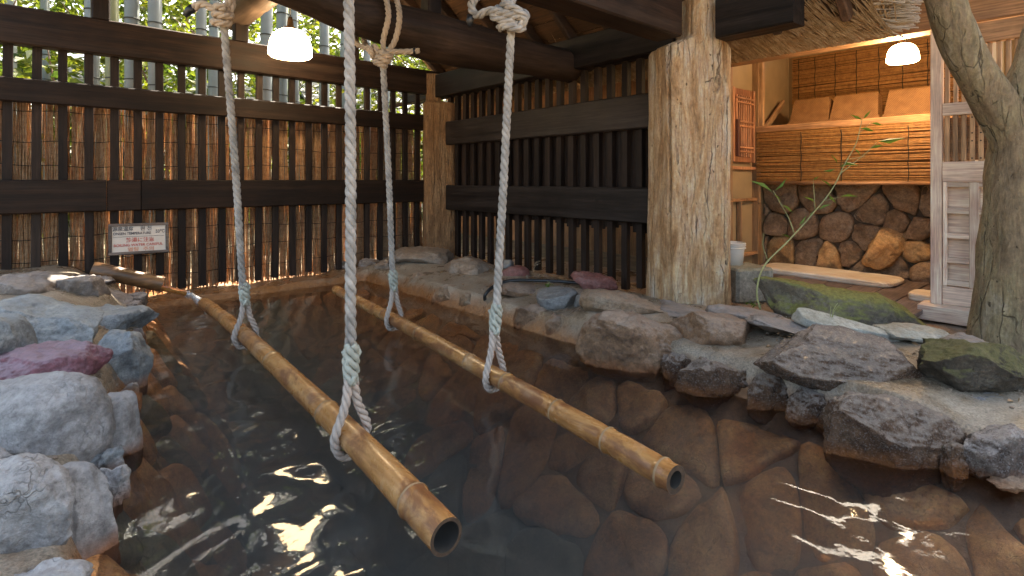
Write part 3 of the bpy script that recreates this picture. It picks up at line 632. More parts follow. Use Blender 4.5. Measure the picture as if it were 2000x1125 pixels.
# ------------------------------------------------------------------ fence behind the pool (along x)
f1 = thing('slatted_fence', (1.6, Y1, 0.05), 'dark slatted timber fence across the head of the pool with reed screen behind', 'fence')
V, F = cbox(0.056, 0.034, 2.0, 0.003); slat_me = None
for i in range(29):
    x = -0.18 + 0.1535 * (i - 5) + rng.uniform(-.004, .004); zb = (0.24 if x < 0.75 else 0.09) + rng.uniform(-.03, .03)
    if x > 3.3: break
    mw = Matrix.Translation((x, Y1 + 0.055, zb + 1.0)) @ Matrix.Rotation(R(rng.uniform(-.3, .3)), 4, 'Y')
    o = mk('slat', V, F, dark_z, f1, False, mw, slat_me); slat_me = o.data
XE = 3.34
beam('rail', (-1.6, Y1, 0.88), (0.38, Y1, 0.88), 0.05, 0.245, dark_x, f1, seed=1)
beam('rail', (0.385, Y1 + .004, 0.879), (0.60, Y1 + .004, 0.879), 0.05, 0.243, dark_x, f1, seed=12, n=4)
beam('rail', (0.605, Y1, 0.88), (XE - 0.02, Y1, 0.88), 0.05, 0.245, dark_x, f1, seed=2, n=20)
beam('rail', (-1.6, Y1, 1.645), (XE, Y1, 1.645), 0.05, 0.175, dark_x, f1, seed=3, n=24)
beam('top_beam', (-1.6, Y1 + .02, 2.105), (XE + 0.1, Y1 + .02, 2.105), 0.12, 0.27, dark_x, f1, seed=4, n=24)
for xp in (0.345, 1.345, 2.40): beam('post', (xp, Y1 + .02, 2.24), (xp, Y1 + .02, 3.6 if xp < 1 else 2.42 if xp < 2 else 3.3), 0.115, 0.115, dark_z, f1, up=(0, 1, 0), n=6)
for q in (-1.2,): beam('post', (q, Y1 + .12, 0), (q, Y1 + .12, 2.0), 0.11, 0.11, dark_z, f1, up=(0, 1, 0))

# reed screen hung behind it
rs = thing('reed_screen', (1.4, Y1 + .13, 0.08), 'tan screen of thin upright reeds behind the slatted fence', 'screen')
n = 1500; X = np.sort(nrng.uniform(-1.5, 3.3, n)); keep = nrng.uniform(0, 1, n) < np.interp(X, [-1.5, 0.3, 1.0, 3.3], [0.62, 0.70, 0.85, 0.96]); X = X[keep]; n = len(X)
Yr = Y1 + 0.12 + nrng.uniform(0, 0.03, n); ti = nrng.normal(0, 0.022, n); zt = 1.63 + nrng.normal(0, 0.03, n); zb = 0.04 + nrng.uniform(0, .05, n)
Vr, Fr = sticks(np.stack([X - ti, Yr, zb], 1), np.stack([X + ti, Yr + nrng.normal(0, .006, n), zt], 1), nrng.uniform(0.0035, 0.0068, n), 5)
o = mk('reeds', Vr, Fr, reed_warm, rs, True); o['kind'] = 'stuff'
for z0 in (0.22, 0.40, 0.58, 1.12, 1.30, 1.50):
    pts = [(x, Y1 + 0.105, z0 + 0.018 * math.sin(x * 2.3 + z0 * 9) + 0.006 * math.sin(x * 17)) for x in np.arange(-1.5, 3.3, 0.06)]
    tube('tie_cord', pts, 0.0028, tie_m, rs, 4)

# ------------------------------------------------------------------ pavilion over the pool
pav = thing('bath_pavilion', (X2, 2.02, 0.12), 'open timber bath pavilion with rough log pillars, dark beams and thatched roof', 'pavilion')
def rough_pillar(name, cx, cy, z0, z1, prof, mat, seed, cracks, nz_=120, nr=260, rot=0):
    rings = []
    for i in range(nz_ + 1):
        z = z0 + (z1 - z0) * i / nz_; (hw, hd, ox, oy) = prof(z); ring = []
        for j in range(nr):
            a = 2 * math.pi * j / nr; ca, sa = math.cos(a), math.sin(a); e = 4.2
            r = (abs(ca) ** e + abs(sa) ** e) ** (-1 / e)
            q = Vector((ca * 2.2, sa * 2.2, z * 0.55 + seed)); q2 = Vector((ca * 9, sa * 9, z * 0.9 + seed)); q3 = Vector((ca * 20, sa * 20, z * 3 + seed))
            r *= 1 + 0.07 * noise.noise(q) + 0.035 * noise.noise(q2 * 0.45) + 0.012 * noise.noise(Vector((ca * 6, sa * 6, z * 5 + seed))) - 0.012 * abs(noise.noise(Vector((ca * 16, sa * 16, z * 9 + seed)))) + 0.035 * noise.noise(Vector((ca * 2, sa * 2, z * 4 + seed)))
            for (ac, wd, dp) in cracks:
                da = (a - ac - 0.07 * noise.noise(Vector((z * 1.7, ac, seed))) - 0.02 * noise.noise(Vector((z * 9, ac, seed))) + math.pi) % (2 * math.pi) - math.pi
                r -= dp * math.exp(-(da / wd) ** 2) * max(0, min(1, 0.55 + 1.1 * noise.noise(Vector((z * 1.6, ac * 5, seed)))))
            x, y = ca * r * hw, sa * r * hd; c, s = math.cos(rot), math.sin(rot)
            ring.append((cx + ox + x * c - y * s, cy + oy + x * s + y * c, z + (0.035 * noise.noise(Vector((ca * 3, sa * 3, seed))) if i == 0 else 0)))
        rings.append(ring)
    V, F = loft(rings); return mk(name, V, F, mat, pav, True)
PC = P(1345, 400, x=X2 + 0.02)
rotp = -math.atan2(FW.x, FW.y) + R(12)
def pprof(z):
    k = sst(1.90, 1.985, z); w = 0.262 - 0.012 * sst(0.2, 1.0, z) + 0.0 * z
    return (w * (1 - k) + 0.132 * k, 0.20 * (1 - k) + 0.19 * k, 0.045 * k * RT.x, 0.045 * k * RT.y)
pil = rough_pillar('pillar', PC.x, PC.y, 0.09, 2.235, pprof, pillar_m, 4.2, [(R(221), 0.030, 0.20), (R(303), 0.026, 0.18), (R(262), 0.016, 0.06), (R(284), 0.016, 0.05), (R(318), 0.018, 0.09), (R(240), 0.014, 0.05), (R(335), 0.02, 0.1)], rot=rotp)
pil['label'] = 'thick weathered pale timber pillar with long cracks'
CP = P(858, 330, x=X2)
def cprof(z):
    k = sst(1.86, 1.90, z); return (0.185 - 0.10 * k, 0.17 - 0.07 * k, -0.07 * k * RT.x, -0.07 * k * RT.y)
cp = rough_pillar('pillar', CP.x, CP.y, 0.10, 2.2, cprof, post_m, 9.1, [(R(250), 0.03, 0.08), (R(290), 0.03, 0.06)], rot=rotp); cp['label'] = 'brown rough-barked corner pillar'
# second fence (along y) belongs to the pavilion side
f2 = thing('slatted_fence', (X2, 3.6, 0.08), 'dark boarded slat fence on the right between the two log pillars', 'fence')
V, F = cbox(0.05, 0.055, 1.86, 0.003); s2 = None
for i in range(24):
    y = 2.17 + 0.1415 * i + rng.uniform(-.004, .004)
    if y > 5.05: break
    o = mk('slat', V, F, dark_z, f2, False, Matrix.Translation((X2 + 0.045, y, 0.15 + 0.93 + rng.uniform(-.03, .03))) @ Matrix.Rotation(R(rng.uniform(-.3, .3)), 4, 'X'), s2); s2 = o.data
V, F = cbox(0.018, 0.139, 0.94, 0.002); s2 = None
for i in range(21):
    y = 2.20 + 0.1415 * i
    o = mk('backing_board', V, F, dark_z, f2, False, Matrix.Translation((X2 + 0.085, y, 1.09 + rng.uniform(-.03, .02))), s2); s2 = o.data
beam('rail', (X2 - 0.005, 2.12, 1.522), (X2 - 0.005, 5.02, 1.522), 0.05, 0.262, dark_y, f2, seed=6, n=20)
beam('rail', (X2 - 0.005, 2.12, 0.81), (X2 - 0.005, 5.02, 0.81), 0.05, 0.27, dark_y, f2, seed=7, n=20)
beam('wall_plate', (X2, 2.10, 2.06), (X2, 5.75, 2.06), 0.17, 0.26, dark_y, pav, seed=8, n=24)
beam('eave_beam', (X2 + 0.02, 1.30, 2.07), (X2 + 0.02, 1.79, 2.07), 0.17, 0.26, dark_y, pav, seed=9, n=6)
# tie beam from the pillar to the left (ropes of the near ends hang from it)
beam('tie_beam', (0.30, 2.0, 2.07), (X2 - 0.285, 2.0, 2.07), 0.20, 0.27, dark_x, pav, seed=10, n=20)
# the crooked log carrying the far ropes
ctrl = [(-0.1, 3.30, 2.62), (0.5, 3.28, 2.38), (1.0, 3.26, 2.19), (1.5, 3.22, 2.06), (2.1, 3.2, 2.0), (2.7, 3.18, 1.985), (3.45, 3.16, 1.98)]
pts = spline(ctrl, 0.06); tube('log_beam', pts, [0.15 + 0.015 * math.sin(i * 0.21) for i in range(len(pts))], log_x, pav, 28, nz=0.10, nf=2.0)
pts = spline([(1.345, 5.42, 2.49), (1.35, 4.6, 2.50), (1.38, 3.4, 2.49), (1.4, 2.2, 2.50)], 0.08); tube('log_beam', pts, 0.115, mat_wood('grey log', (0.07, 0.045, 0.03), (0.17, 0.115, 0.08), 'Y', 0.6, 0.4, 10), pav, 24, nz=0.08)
for (x, y) in ((2.05, 3.2), (1.55, 2.0)): beam('strut', (x, y, 2.1), (x, y, 3.5), 0.11, 0.11, dark_z, pav, up=(0, 1, 0), n=6)
# roof: ridge along y
RX, RZ, EX, EZ, LX = 1.70, 3.90, 3.86, 2.02, 0.12
sl = (RZ - EZ) / (EX - RX); LZ = RZ - sl * (RX - LX); YA, YB = 0.95, 5.62
def roofpt(x, y, up=0): 
    s = 1 if x >= RX else -1; zz = RZ - sl * abs(x - RX); nrm = Vector((s * sl, 0, 1)).normalized(); return Vector((x, y, zz)) + nrm * up
for i in range(11):
    y = 1.16 + 0.42 * i
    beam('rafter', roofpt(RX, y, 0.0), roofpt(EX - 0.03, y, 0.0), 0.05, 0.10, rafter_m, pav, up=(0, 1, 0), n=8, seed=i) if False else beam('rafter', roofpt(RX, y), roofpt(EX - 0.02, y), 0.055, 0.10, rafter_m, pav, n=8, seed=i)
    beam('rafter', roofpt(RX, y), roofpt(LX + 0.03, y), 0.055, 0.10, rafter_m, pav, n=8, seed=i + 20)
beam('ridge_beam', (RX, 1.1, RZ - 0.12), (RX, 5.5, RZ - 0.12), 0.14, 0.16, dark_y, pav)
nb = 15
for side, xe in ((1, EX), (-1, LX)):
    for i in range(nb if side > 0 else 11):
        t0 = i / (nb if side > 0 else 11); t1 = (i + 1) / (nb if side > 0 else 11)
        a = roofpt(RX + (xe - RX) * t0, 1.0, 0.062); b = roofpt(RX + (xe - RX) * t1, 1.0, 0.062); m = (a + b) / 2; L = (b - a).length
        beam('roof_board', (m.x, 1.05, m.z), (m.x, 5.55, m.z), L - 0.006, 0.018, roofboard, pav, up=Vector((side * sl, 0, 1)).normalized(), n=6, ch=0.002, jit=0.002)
# thatch body and straws
for side, xe in ((1, EX + 0.10), (-1, LX - 0.08)):
    rings = []
    for y in (YA + 0.05, 2.0, 3.0, 4.0, YB):
        e0, e1 = roofpt(xe, y, 0.08), roofpt(xe - side * 0.06, y, 0.34); r0, r1 = Vector((RX, y, RZ + 0.05)), Vector((RX, y, RZ + 0.42)); rings.append([e0, e1, r1, r0])
    V, F = loft(rings); mk('thatch', V, F, straw_m, pav)
n = 5200; y = nrng.uniform(YA, YB, n); up = nrng.uniform(0.06, 0.33, n); s0 = nrng.uniform(0.35, 0.8, n)
nv = np.array([sl, 0, 1]) / math.hypot(sl, 1); dv = np.array([1, 0, -sl]) / math.hypot(sl, 1)
base = np.stack([np.full(n, EX + 0.10), y, np.full(n, EZ - sl * 0.10)], 1) + nv[None] * up[:, None]
tip = base + dv[None] * (nrng.uniform(-0.04, 0.05, n) - up * 0.10)[:, None] + np.stack([np.zeros(n), nrng.normal(0, .02, n), nrng.normal(0, .012, n)], 1); root = base - dv[None] * s0[:, None] + np.stack([np.zeros(n), nrng.normal(0, .05, n), np.zeros(n)], 1)
Vs, Fs = sticks(root, tip, nrng.uniform(0.003, 0.0055, n), 4); o = mk('thatch_straw', Vs, Fs, straw_m, pav); o['kind'] = 'stuff'
# lower face of the eave: straws close under the edge
n = 1500; y = nrng.uniform(YA, YB, n); a = np.stack([np.full(n, EX + 0.16), y, np.full(n, EZ - sl * 0.16)], 1) + nv[None] * nrng.uniform(0.03, 0.07, n)[:, None]
b = a - dv[None] * nrng.uniform(0.2, 0.5, n)[:, None]; b[:, 1] += 0.18 + nrng.normal(0, 0.05, n)
Vs, Fs = sticks(b, a, nrng.uniform(0.003, 0.005, n), 4); o = mk('thatch_straw', Vs, Fs, straw_m, pav); o['kind'] = 'stuff'
# cut straw ends on the near gable
n = 3600; xx = nrng.uniform(RX + 0.2, EX + 0.14, n); upg = nrng.uniform(0.06, 0.36, n)
base = np.stack([xx, np.full(n, YA + 0.08), RZ - sl * np.abs(xx - RX)], 1) + nv[None] * upg[:, None]
tip = base + np.stack([nrng.normal(0.03, .03, n), -nrng.uniform(0.08, 0.2, n), nrng.normal(-0.03, .02, n)], 1)
Vs, Fs = sticks(base, tip, nrng.uniform(0.003, 0.006, n), 4); o = mk('thatch_straw', Vs, Fs, sunlit_strawend_m, pav); o['kind'] = 'stuff'

# ------------------------------------------------------------------ bamboo poles
def bamboo_pole(label, p0, p1, sag, r0, r1, nodes, burnt):
    p0, p1 = Vector(p0), Vector(p1); t = thing('bamboo_pole', p0, label, 'pole', 'hanging bamboo poles')
    L = (p1 - p0).length; N_ = 150; fr = frames([p0, p1]); ax, u, v = fr[0]
    def cen(s): return p0.lerp(p1, s) + Vector((sag[0], 0, sag[1])) * math.sin(math.pi * s) + Vector((0.006 * math.sin(9 * s), 0, 0.004 * math.cos(11 * s)))
    def rad(s): 
        k = min(abs(s - q) for q in nodes); return (r0 + (r1 - r0) * s) * (1 + 0.075 * math.exp(-(k * L / 0.010) ** 2) - 0.03 * math.exp(-((k * L - 0.022) / 0.014) ** 2))
    ss = sorted(set([i / N_ for i in range(N_ + 1)] + [min(1, max(0, q + d / L)) for q in nodes for d in (-.03, -.018, -.008, 0, .008, .018, .03)]))
    rings = [[cen(s) + (u * math.cos(2 * math.pi * j / 32) + v * math.sin(2 * math.pi * j / 32)) * rad(s) for j in range(32)] for s in ss]
    V, F = loft(rings, cap=False); F.append(tuple(range((len(rings) - 1) * 32, len(rings) * 32))); mk('culm', V, F, bamboo_m2 if burnt else bamboo_m, t, True)
    # rim and hollow end
    th = 0.80 if not burnt else 0.62; R0 = rings[0]; c0 = cen(0)
    inner = [c0.lerp(p, th) for p in R0]; deep = [c0.lerp(p, th * 0.97) + ax * 0.10 for p in R0]
    mk('cut_rim', *loft([R0, inner], cap=False), rim_m, t)
    V, F = loft([inner, deep], cap=False); F.append(tuple(range(32, 64))); mk('hollow', V, F, bamboo_in, t, True)
    for q in nodes:
        c = cen(q); r = rad(q) * 1.004; rr = []
        for k in range(5):
            a = (k - 2) / 2; rr.append([c + ax * a * 0.0045 + (u * math.cos(2 * math.pi * j / 32) + v * math.sin(2 * math.pi * j / 32)) * r * (1 + 0.022 * (1 - a * a)) for j in range(32)])
        mk('node_ring', *loft(rr, cap=False), bamboo_node, t, True)
    return cen, rad
c1, r1_ = bamboo_pole('golden bamboo pole hanging on the left, its open dark end nearest the camera', P(872, 1052, z=0.10), P(398, 592, z=0.10), (0.03, 0.012), 0.0465, 0.040, [0.055, 0.27, 0.49, 0.66, 0.80, 0.92], False)
c2, r2_ = bamboo_pole('mottled bamboo pole hanging on the right, with dark blotches and a blackened cut end', P(1320, 940, z=0.10), P(656, 566, z=0.10), (0.03, 0.0), 0.0425, 0.037, [0.014, 0.085, 0.17, 0.275, 0.37, 0.54, 0.70, 0.85], True)

# ------------------------------------------------------------------ ropes
DR = 0.039
def rope(label, cen, rad, s, top, warm_top, D=DR, lean=0.0, loops=True):
    c = cen(s); r = rad(s) + 0.5 * D; t = thing('swing_rope', c, label, 'rope', 'ropes holding the bamboo poles')
    zs, ze = 0.405, 0.27                                       # splice top and crotch
    top = Vector(top); sp = Vector((c.x + (top.x - c.x) * 0.12, c.y + (top.y - c.y) * 0.12, zs)); cr = Vector((c.x, c.y, ze))
    mid = top.lerp(sp, 0.5) + Vector((0.006, 0.004, 0))
    rope_geo([top, mid, sp + (top - sp) * 0.12, sp + Vector((0, 0, -0.02))], D).mk('main_line', rope_m, t, True)
    # eye splice: tucked strands
    g = Geo(); k = 26
    for q in range(4):
        pts = [sp.lerp(cr, i / k) + Vector((math.cos(q * 1.57 + i / k * 6.5), math.sin(q * 1.57 + i / k * 6.5), 0)) * (D * (0.36 + 0.16 * math.sin(math.pi * i / k))) + Vector((0, 0, 0.02)) for i in range(k + 1)]
        g.add(*tube_geo(pts, [D * 0.30 * (0.75 + 0.25 * abs(math.sin(i * 0.72 + q))) for i in range(k + 1)], 9))
    for q in range(6):
        a = q * 1.05; p = sp.lerp(cr, 0.15 + 0.12 * q) + Vector((math.cos(a * 2), math.sin(a * 2), 0)) * D * 0.55
        g.add(*tube_geo([p - Vector((0, 0, .014)), p + Vector((math.cos(a), math.sin(a), 0.5)) * 0.01, p + Vector((math.cos(a + 1) * .014, math.sin(a + 1) * .014, 0.028))], [D * .16, D * .22, D * .15], 7))
    g.mk('eye_splice', rope_wet, t, True)
    lp = [cr + Vector((-0.010, 0.0, 0.035)), cr + Vector((-0.026, -0.008, -0.05)), Vector((c.x - r * 0.95, c.y - 0.012, c.z + 0.03)), Vector((c.x - r * 0.92, c.y - 0.008, c.z - r * 0.25)),
          Vector((c.x - r * 0.45, c.y, c.z - r * 0.92)), Vector((c.x + r * 0.45, c.y + 0.006, c.z - r * 0.92)), Vector((c.x + r * 0.93, c.y + 0.012, c.z - r * 0.2)), Vector((c.x + r * 0.95, c.y + 0.010, c.z + 0.03)), cr + Vector((0.026, 0.006, -0.05)), cr + Vector((0.010, 0.0, 0.035))]
    rope_geo(lp, D * 0.82).mk('loop', rope_rust, t, True)
    return t, top
pA, pB, pC, pD = P(437, 45, y=3.10), P(680, -60, y=1.86), P(748, 122, y=3.03), P(998, 62, y=1.93)
tA, _ = rope('rope on the left pole nearest the spout, its knot in front of the foliage', c1, r1_, 0.655, pA, True)
tB, _ = rope('thick near rope on the left pole, running out of the top of the picture', c1, r1_, 0.198, P(680, -95, y=1.86), True)
tC, _ = rope('rope on the far part of the right pole, tied round the crooked log', c2, r2_, 0.655, pC, True)
tD, _ = rope('rope on the right pole with a large pale knot below the tie beam', c2, r2_, 0.305, pD, True)
def camv(r, f, u): return Vector((RT.x * r + FW.x * f, RT.y * r + FW.y * f, u))
def knot(parent, c, S, D, mat, axis, turns=2.3, ph=0.0):
    """wrapped turns round a slanted axis, crossed by a locking tuck"""
    ax = axis.normalized(); u = ax.cross(Vector((0.3, 0.9, 0.1))).normalized(); v = ax.cross(u); pts = []
    for i in range(int(turns * 10) + 1):
        a = i / 10 * 2 * math.pi + ph; pts.append(c + ax * S * (i / (turns * 10) - 0.5) * 1.7 + (u * math.cos(a) * 0.85 + v * math.sin(a)) * D * 1.05)
    g = rope_geo(pts, D)
    rope_geo([c - ax * S * 1.05 + u * D * .2, c + u * D * 0.4, c + ax * S * 1.05 - u * D * .2], D, g)
    return g.mk('knot', mat, parent, True)
# A: two turns round the log above, knot, taped end to the left
kA = pA + camv(0.0, -0.01, 0.035); knot(tA, kA, 0.055, DR, rope_warm, camv(0.35, -0.2, 1))
rope_geo([kA + camv(0.01, 0, .03), kA + camv(0.035, 0.02, 0.15), (kA.x + .05, 3.12, 2.42), (kA.x + .05, 3.30, 2.50), (kA.x + .03, 3.46, 2.36), kA + camv(0.02, 0.05, 0.10), kA], DR).mk('beam_loop', rope_warm, tA, True)
rope_geo([kA, kA + camv(-0.10, 0, 0.06), kA + camv(-0.16, 0, 0.035)], DR).mk('tail', rope_warm, tA, True)
tube('end_tape', [kA + camv(-0.15, 0, 0.042), kA + camv(-0.175, 0, 0.026), kA + camv(-0.198, 0, -0.002)], [0.023, 0.022, 0.012], black_rubber, tA, 12)
# B: plain turns over the tie beam
rope_geo([pB + Vector((0, 0, -0.02)), (pB.x, 1.86, 1.95), (pB.x, 1.86, 2.2), (pB.x, 2.0, 2.235), (pB.x, 2.135, 2.2), (pB.x + .02, 2.13, 1.93), (pB.x + .03, 1.98, 1.90), (pB.x + 0.045, 1.87, 1.86)], DR).mk('beam_loop', rope_m, tB, True)
knot(tB, Vector((pB.x + .01, 1.86, 1.86)), 0.05, DR, rope_m, camv(0.8, 0, 0.3))
# C: double strands over the log, knot and a stub held out to the right
kC = pC + camv(0, -.005, 0.02); knot(tC, kC, 0.05, DR * 0.95, rope_warm, camv(0.5, 0, 0.8), 2.6); knot(tC, kC + camv(-0.06, 0.02, 0.05), 0.035, DR * 0.9, rope_warm, camv(0.9, 0.3, 0.2), 1.6)
for dx in (0.0, 0.075):
    rope_geo([kC + camv(dx * 0.3, 0.0, 0.03), kC + camv(0.0 + dx, 0.02, 0.13), kC + camv(0.035 + dx * 0.9, 0.0, 0.28), Vector((kC.x + 0.03 + dx, 3.10, 2.215)), Vector((kC.x + .02 + dx, 3.24, 2.245)), Vector((kC.x + dx, 3.41, 2.12)), Vector((kC.x - .02 + dx, 3.38, 1.92)), kC + camv(-0.02, 0.1, 0.06)], DR * 0.92).mk('beam_loop', rope_warm, tC, True)
rope_geo([kC + camv(0.02, 0, 0.045), kC + camv(0.13, 0, 0.045), kC + camv(0.225, 0, 0.05)], DR * 0.92).mk('tail', rope_warm, tC, True)
tube('end_tape', [kC + camv(0.19, 0, 0.049), kC + camv(0.203, 0, 0.049)], 0.0225, black_rubber, tC, 12)
# D: big knot
kD = pD + camv(-0.025, -.01, 0.03); ax = camv(0.9, 0.1, -0.35)
g = rope_geo([kD + camv(.055, -.02, 0.0), kD + camv(.02, -.05, 0.0), kD + camv(-.06, -.035, .03), kD + camv(-.03, 0.02, .085), kD + camv(.07, .02, .07), kD + camv(.095, -.03, .03), kD + camv(.03, -.06, .03), kD + camv(-.07, -.04, .055), kD + camv(-.135, 0, .045), kD + camv(-.165, .02, .10), kD + camv(-.12, .03, .155), kD + camv(-.05, 0.03, .19), kD + camv(-.02, .08, .30)], DR)
rope_geo([kD + camv(.02, 0, -.03), kD + camv(.07, -.04, -.012), kD + camv(.09, -.05, .015), kD + camv(.045, -.07, .055), kD + camv(-.01, -.05, .085), kD + camv(.03, -.01, .11), kD + camv(.03, .01, .2), kD + camv(.035, .05, .30)], DR, g)
rope_geo([kD + camv(-.03, .0, -.015), kD + camv(.0, -.05, -.02), kD + camv(.06, -.045, -.03), kD + camv(.085, .0, -.01)], DR, g)
g.mk('knot', rope_m, tD, True)
xk = kD.x
rope_geo([kD + camv(0.03, .03, .26), (xk + .03, 1.87, 2.05), (xk + .03, 1.90, 2.235), (xk + .03, 2.12, 2.235), (xk + .0, 2.135, 1.93), kD + camv(-.03, .07, .26)], DR).mk('beam_loop', rope_m, tD, True)
tube('end_tape', [kD + camv(-.165, .02, .05), kD + camv(-.172, .02, .025), kD + camv(-.170, .02, .0)], [0.02, 0.019, 0.01], black_rubber, tD, 10)

# ------------------------------------------------------------------ lamps
def lamp(label, c, Rr, H, cordtop, gm):
    t = thing('pendant_lamp', c, label, 'lamp', 'lit pendant lamps'); c = Vector(c); n = 40
    prof = [(1.0, -0.40), (1.0, -0.30), (0.985, -0.12), (0.93, 0.12), (0.82, 0.33), (0.66, 0.48), (0.46, 0.57), (0.22, 0.61)]
    prof = [(0.70, -0.50), (0.90, -0.47)] + prof
    rings = [[c + Vector((math.cos(2 * math.pi * j / n) * Rr * a, math.sin(2 * math.pi * j / n) * Rr * a, H * b)) for j in range(n)] for a, b in prof]
    V, F = loft(rings); mk('glass_shade', V, F, gm, t, True)
    rr = [(0.30, 0.60), (0.28, 0.66), (0.16, 0.74), (0.13, 0.95), (0.10, 1.08), (0.04, 1.12)]
    V, F = loft([[c + Vector((math.cos(2 * math.pi * j / n) * Rr * a, math.sin(2 * math.pi * j / n) * Rr * a, H * b)) for j in range(n)] for a, b in rr]); mk('socket', V, F, metal_m, t, True)
    tube('cord', [c + Vector((0, 0, H * 1.1)), c + Vector((0.004, 0, (cordtop - c.z) * 0.6)), (c.x, c.y, cordtop)], 0.005, black_rubber, t, 6)
lamp('glowing white dome lamp hanging in front of the slatted fence above the pool', P(567, 88, y=4.62), 0.172, 0.215, 3.80, lamp_m)
lamp('glowing dome lamp under the eaves of the shelter on the right', P(1763, 106, x=4.78), 0.100, 0.125, 2.6, lamp_m2)

# ------------------------------------------------------------------ warning sign
sg = thing('warning_sign', P(270, 500, y=Y1 - .07), 'small white sign with black and red writing in a grey-brown frame on the fence', 'sign')
sc_ = P(272, 466, y=Y1 - 0.075); SM = Matrix.Translation(sc_) @ Matrix.Rotation(R(1.0), 4, 'Y') @ Matrix.Rotation(R(-14), 4, 'X') @ Matrix.Rotation(R(90), 4, 'X')
sgw, sgh = 0.385, 0.235
fr_m = mat_wood('sign frame wood', (0.075, 0.055, 0.045), (0.17, 0.13, 0.105), 'X', 0.7)
def sbox(name, x, y, w, h, d, z, mat, par=sg): V, F = cbox(w, h, d, 0.002); return mk(name, V, F, mat, par, False, SM @ Matrix.Translation((x, y, z)))
sbox('board', 0, 0, sgw - .01, sgh - .01, 0.012, 0, mat_plain('sign white', (0.62, 0.54, 0.46), 0.5, 0.05))
for y in (-1, 1): sbox('frame', 0, y * (sgh / 2 - .006), sgw + 0.01, 0.022, 0.024, 0.003, fr_m)
for x in (-1, 1): sbox('frame', x * (sgw / 2 - .006), 0, 0.022, sgh - 0.036, 0.024, 0.003, fr_m)
ink = mat_plain('black ink', (0.10, 0.085, 0.085), 0.6); red_ink = mat_plain('red ink', (0.50, 0.12, 0.09), 0.6); org_ink = mat_plain('faded orange ink', (0.60, 0.25, 0.14), 0.6)
sbox('rule_line', 0, 0.018, sgw - .05, 0.0025, 0.002, 0.0075, ink)
def text(s, x, y, size, mat, width):
    cu = bpy.data.curves.new('lettering', 'FONT'); cu.body = s; cu.size = size; cu.align_x = 'CENTER'; cu.align_y = 'CENTER'; cu.offset = 0.0006; cu.extrude = 0.0004; cu.materials.append(mat)
    o = bpy.data.objects.new('lettering', cu); COL.objects.link(o); o.parent = sg; o.matrix_parent_inverse = WM[sg.name].inverted()
    bpy.context.view_layer.update(); sx = width / max(o.dimensions.x, 1e-4); me = bpy.data.meshes.new_from_object(o.evaluated_get(bpy.context.evaluated_depsgraph_get())); bpy.data.objects.remove(o); bpy.data.curves.remove(cu)
    me.materials.clear(); me.materials.append(mat); return mk('lettering', None, None, None, sg, False, SM @ Matrix.Translation((x, y, 0.0078)) @ Matrix.Diagonal((sx, 1, 1, 1)), me)
text('源泉温度', -0.105, 0.078, 0.040, ink, 0.135); text('원 천', 0.045, 0.078, 0.038, ink, 0.075); text('ONSEN TEMPERATURE', -0.045, 0.042, 0.028, ink, 0.245); text('53℃', 0.140, 0.052, 0.036, ink, 0.062)
text('熱湯に注意', 0.005, -0.012, 0.040, red_ink, 0.185); text('BOILING WATER CAREFUL', -0.005, -0.050, 0.028, red_ink, 0.32); text('열탕  주의', 0.01, -0.085, 0.034, org_ink, 0.17)

# ------------------------------------------------------------------ bamboo spout and its stream
sp0, sp1 = Vector((0.27, 4.80, 0.375)), Vector((0.68, 4.72, 0.225)); spt = thing('bamboo_spout', sp0, 'brown bamboo spout pouring hot water over the rocks', 'spout')
axs = (sp1 - sp0).normalized(); fu, fv = frames([sp0, sp1])[0][1:]
Rr = 0.055
def ringat(c, r, n=28): return [c + (fu * math.cos(2 * math.pi * j / n) + fv * math.sin(2 * math.pi * j / n)) * r for j in range(n)]
sp_m = mat_wood('old wet bamboo', (0.10, 0.055, 0.028), (0.33, 0.16, 0.06), 'X', 0.4, 0.2, 14)
V, F = loft([ringat(sp0, Rr), ringat(sp0.lerp(sp1, .3), Rr * 1.0), ringat(sp0.lerp(sp1, .33), Rr * 1.07), ringat(sp0.lerp(sp1, .36), Rr), ringat(sp1, Rr)], cap=False); F.append(tuple(range(27, -1, -1))); mk('culm', V, F, sp_m, spt, True)
V, F = loft([ringat(sp1, Rr), ringat(sp1, Rr * .84), ringat(sp1 - axs * .2, Rr * .82)], cap=False); F.append(tuple(range(56, 84))); mk('hollow', V, F, bamboo_in, spt, True)
g = Geo(); 
up = Vector((0, 0, 1)); sd_ = axs.cross(up).normalized(); un = sd_.cross(axs)
rows = []
for s in (-0.10, 0.0, 0.10, 0.17):
    c = sp1 + axs * s - un * 0.012; row = [c + sd_ * math.cos(a) * 0.036 - un * math.sin(a) * 0.036 for a in np.linspace(0, math.pi, 9)] + [c + sd_ * math.cos(a) * 0.029 - un * math.sin(a) * 0.029 for a in np.linspace(math.pi, 0, 9)]; rows.append(row)
V, F = loft(rows); mk('trough', V, F, mat_wood('wet orange bamboo', (0.30, 0.12, 0.03), (0.52, 0.24, 0.07), 'X', 0.25), spt, False)
s0 = sp1 + axs * 0.165 - un * 0.03; sts = [s0 + Vector((axs.x, axs.y, 0)) * (0.16 * t) + Vector((0, 0, -(0.05 * t + 0.11 * t * t))) for t in np.linspace(0, 1, 14)]
o = tube('water_stream', sts, [0.024 + 0.004 * math.sin(i) for i in range(14)], stream_m, None, 12, nz=0.15); tag(o, 'clear stream of water falling from the bamboo spout into the pool', 'water'); o['kind'] = 'stuff'

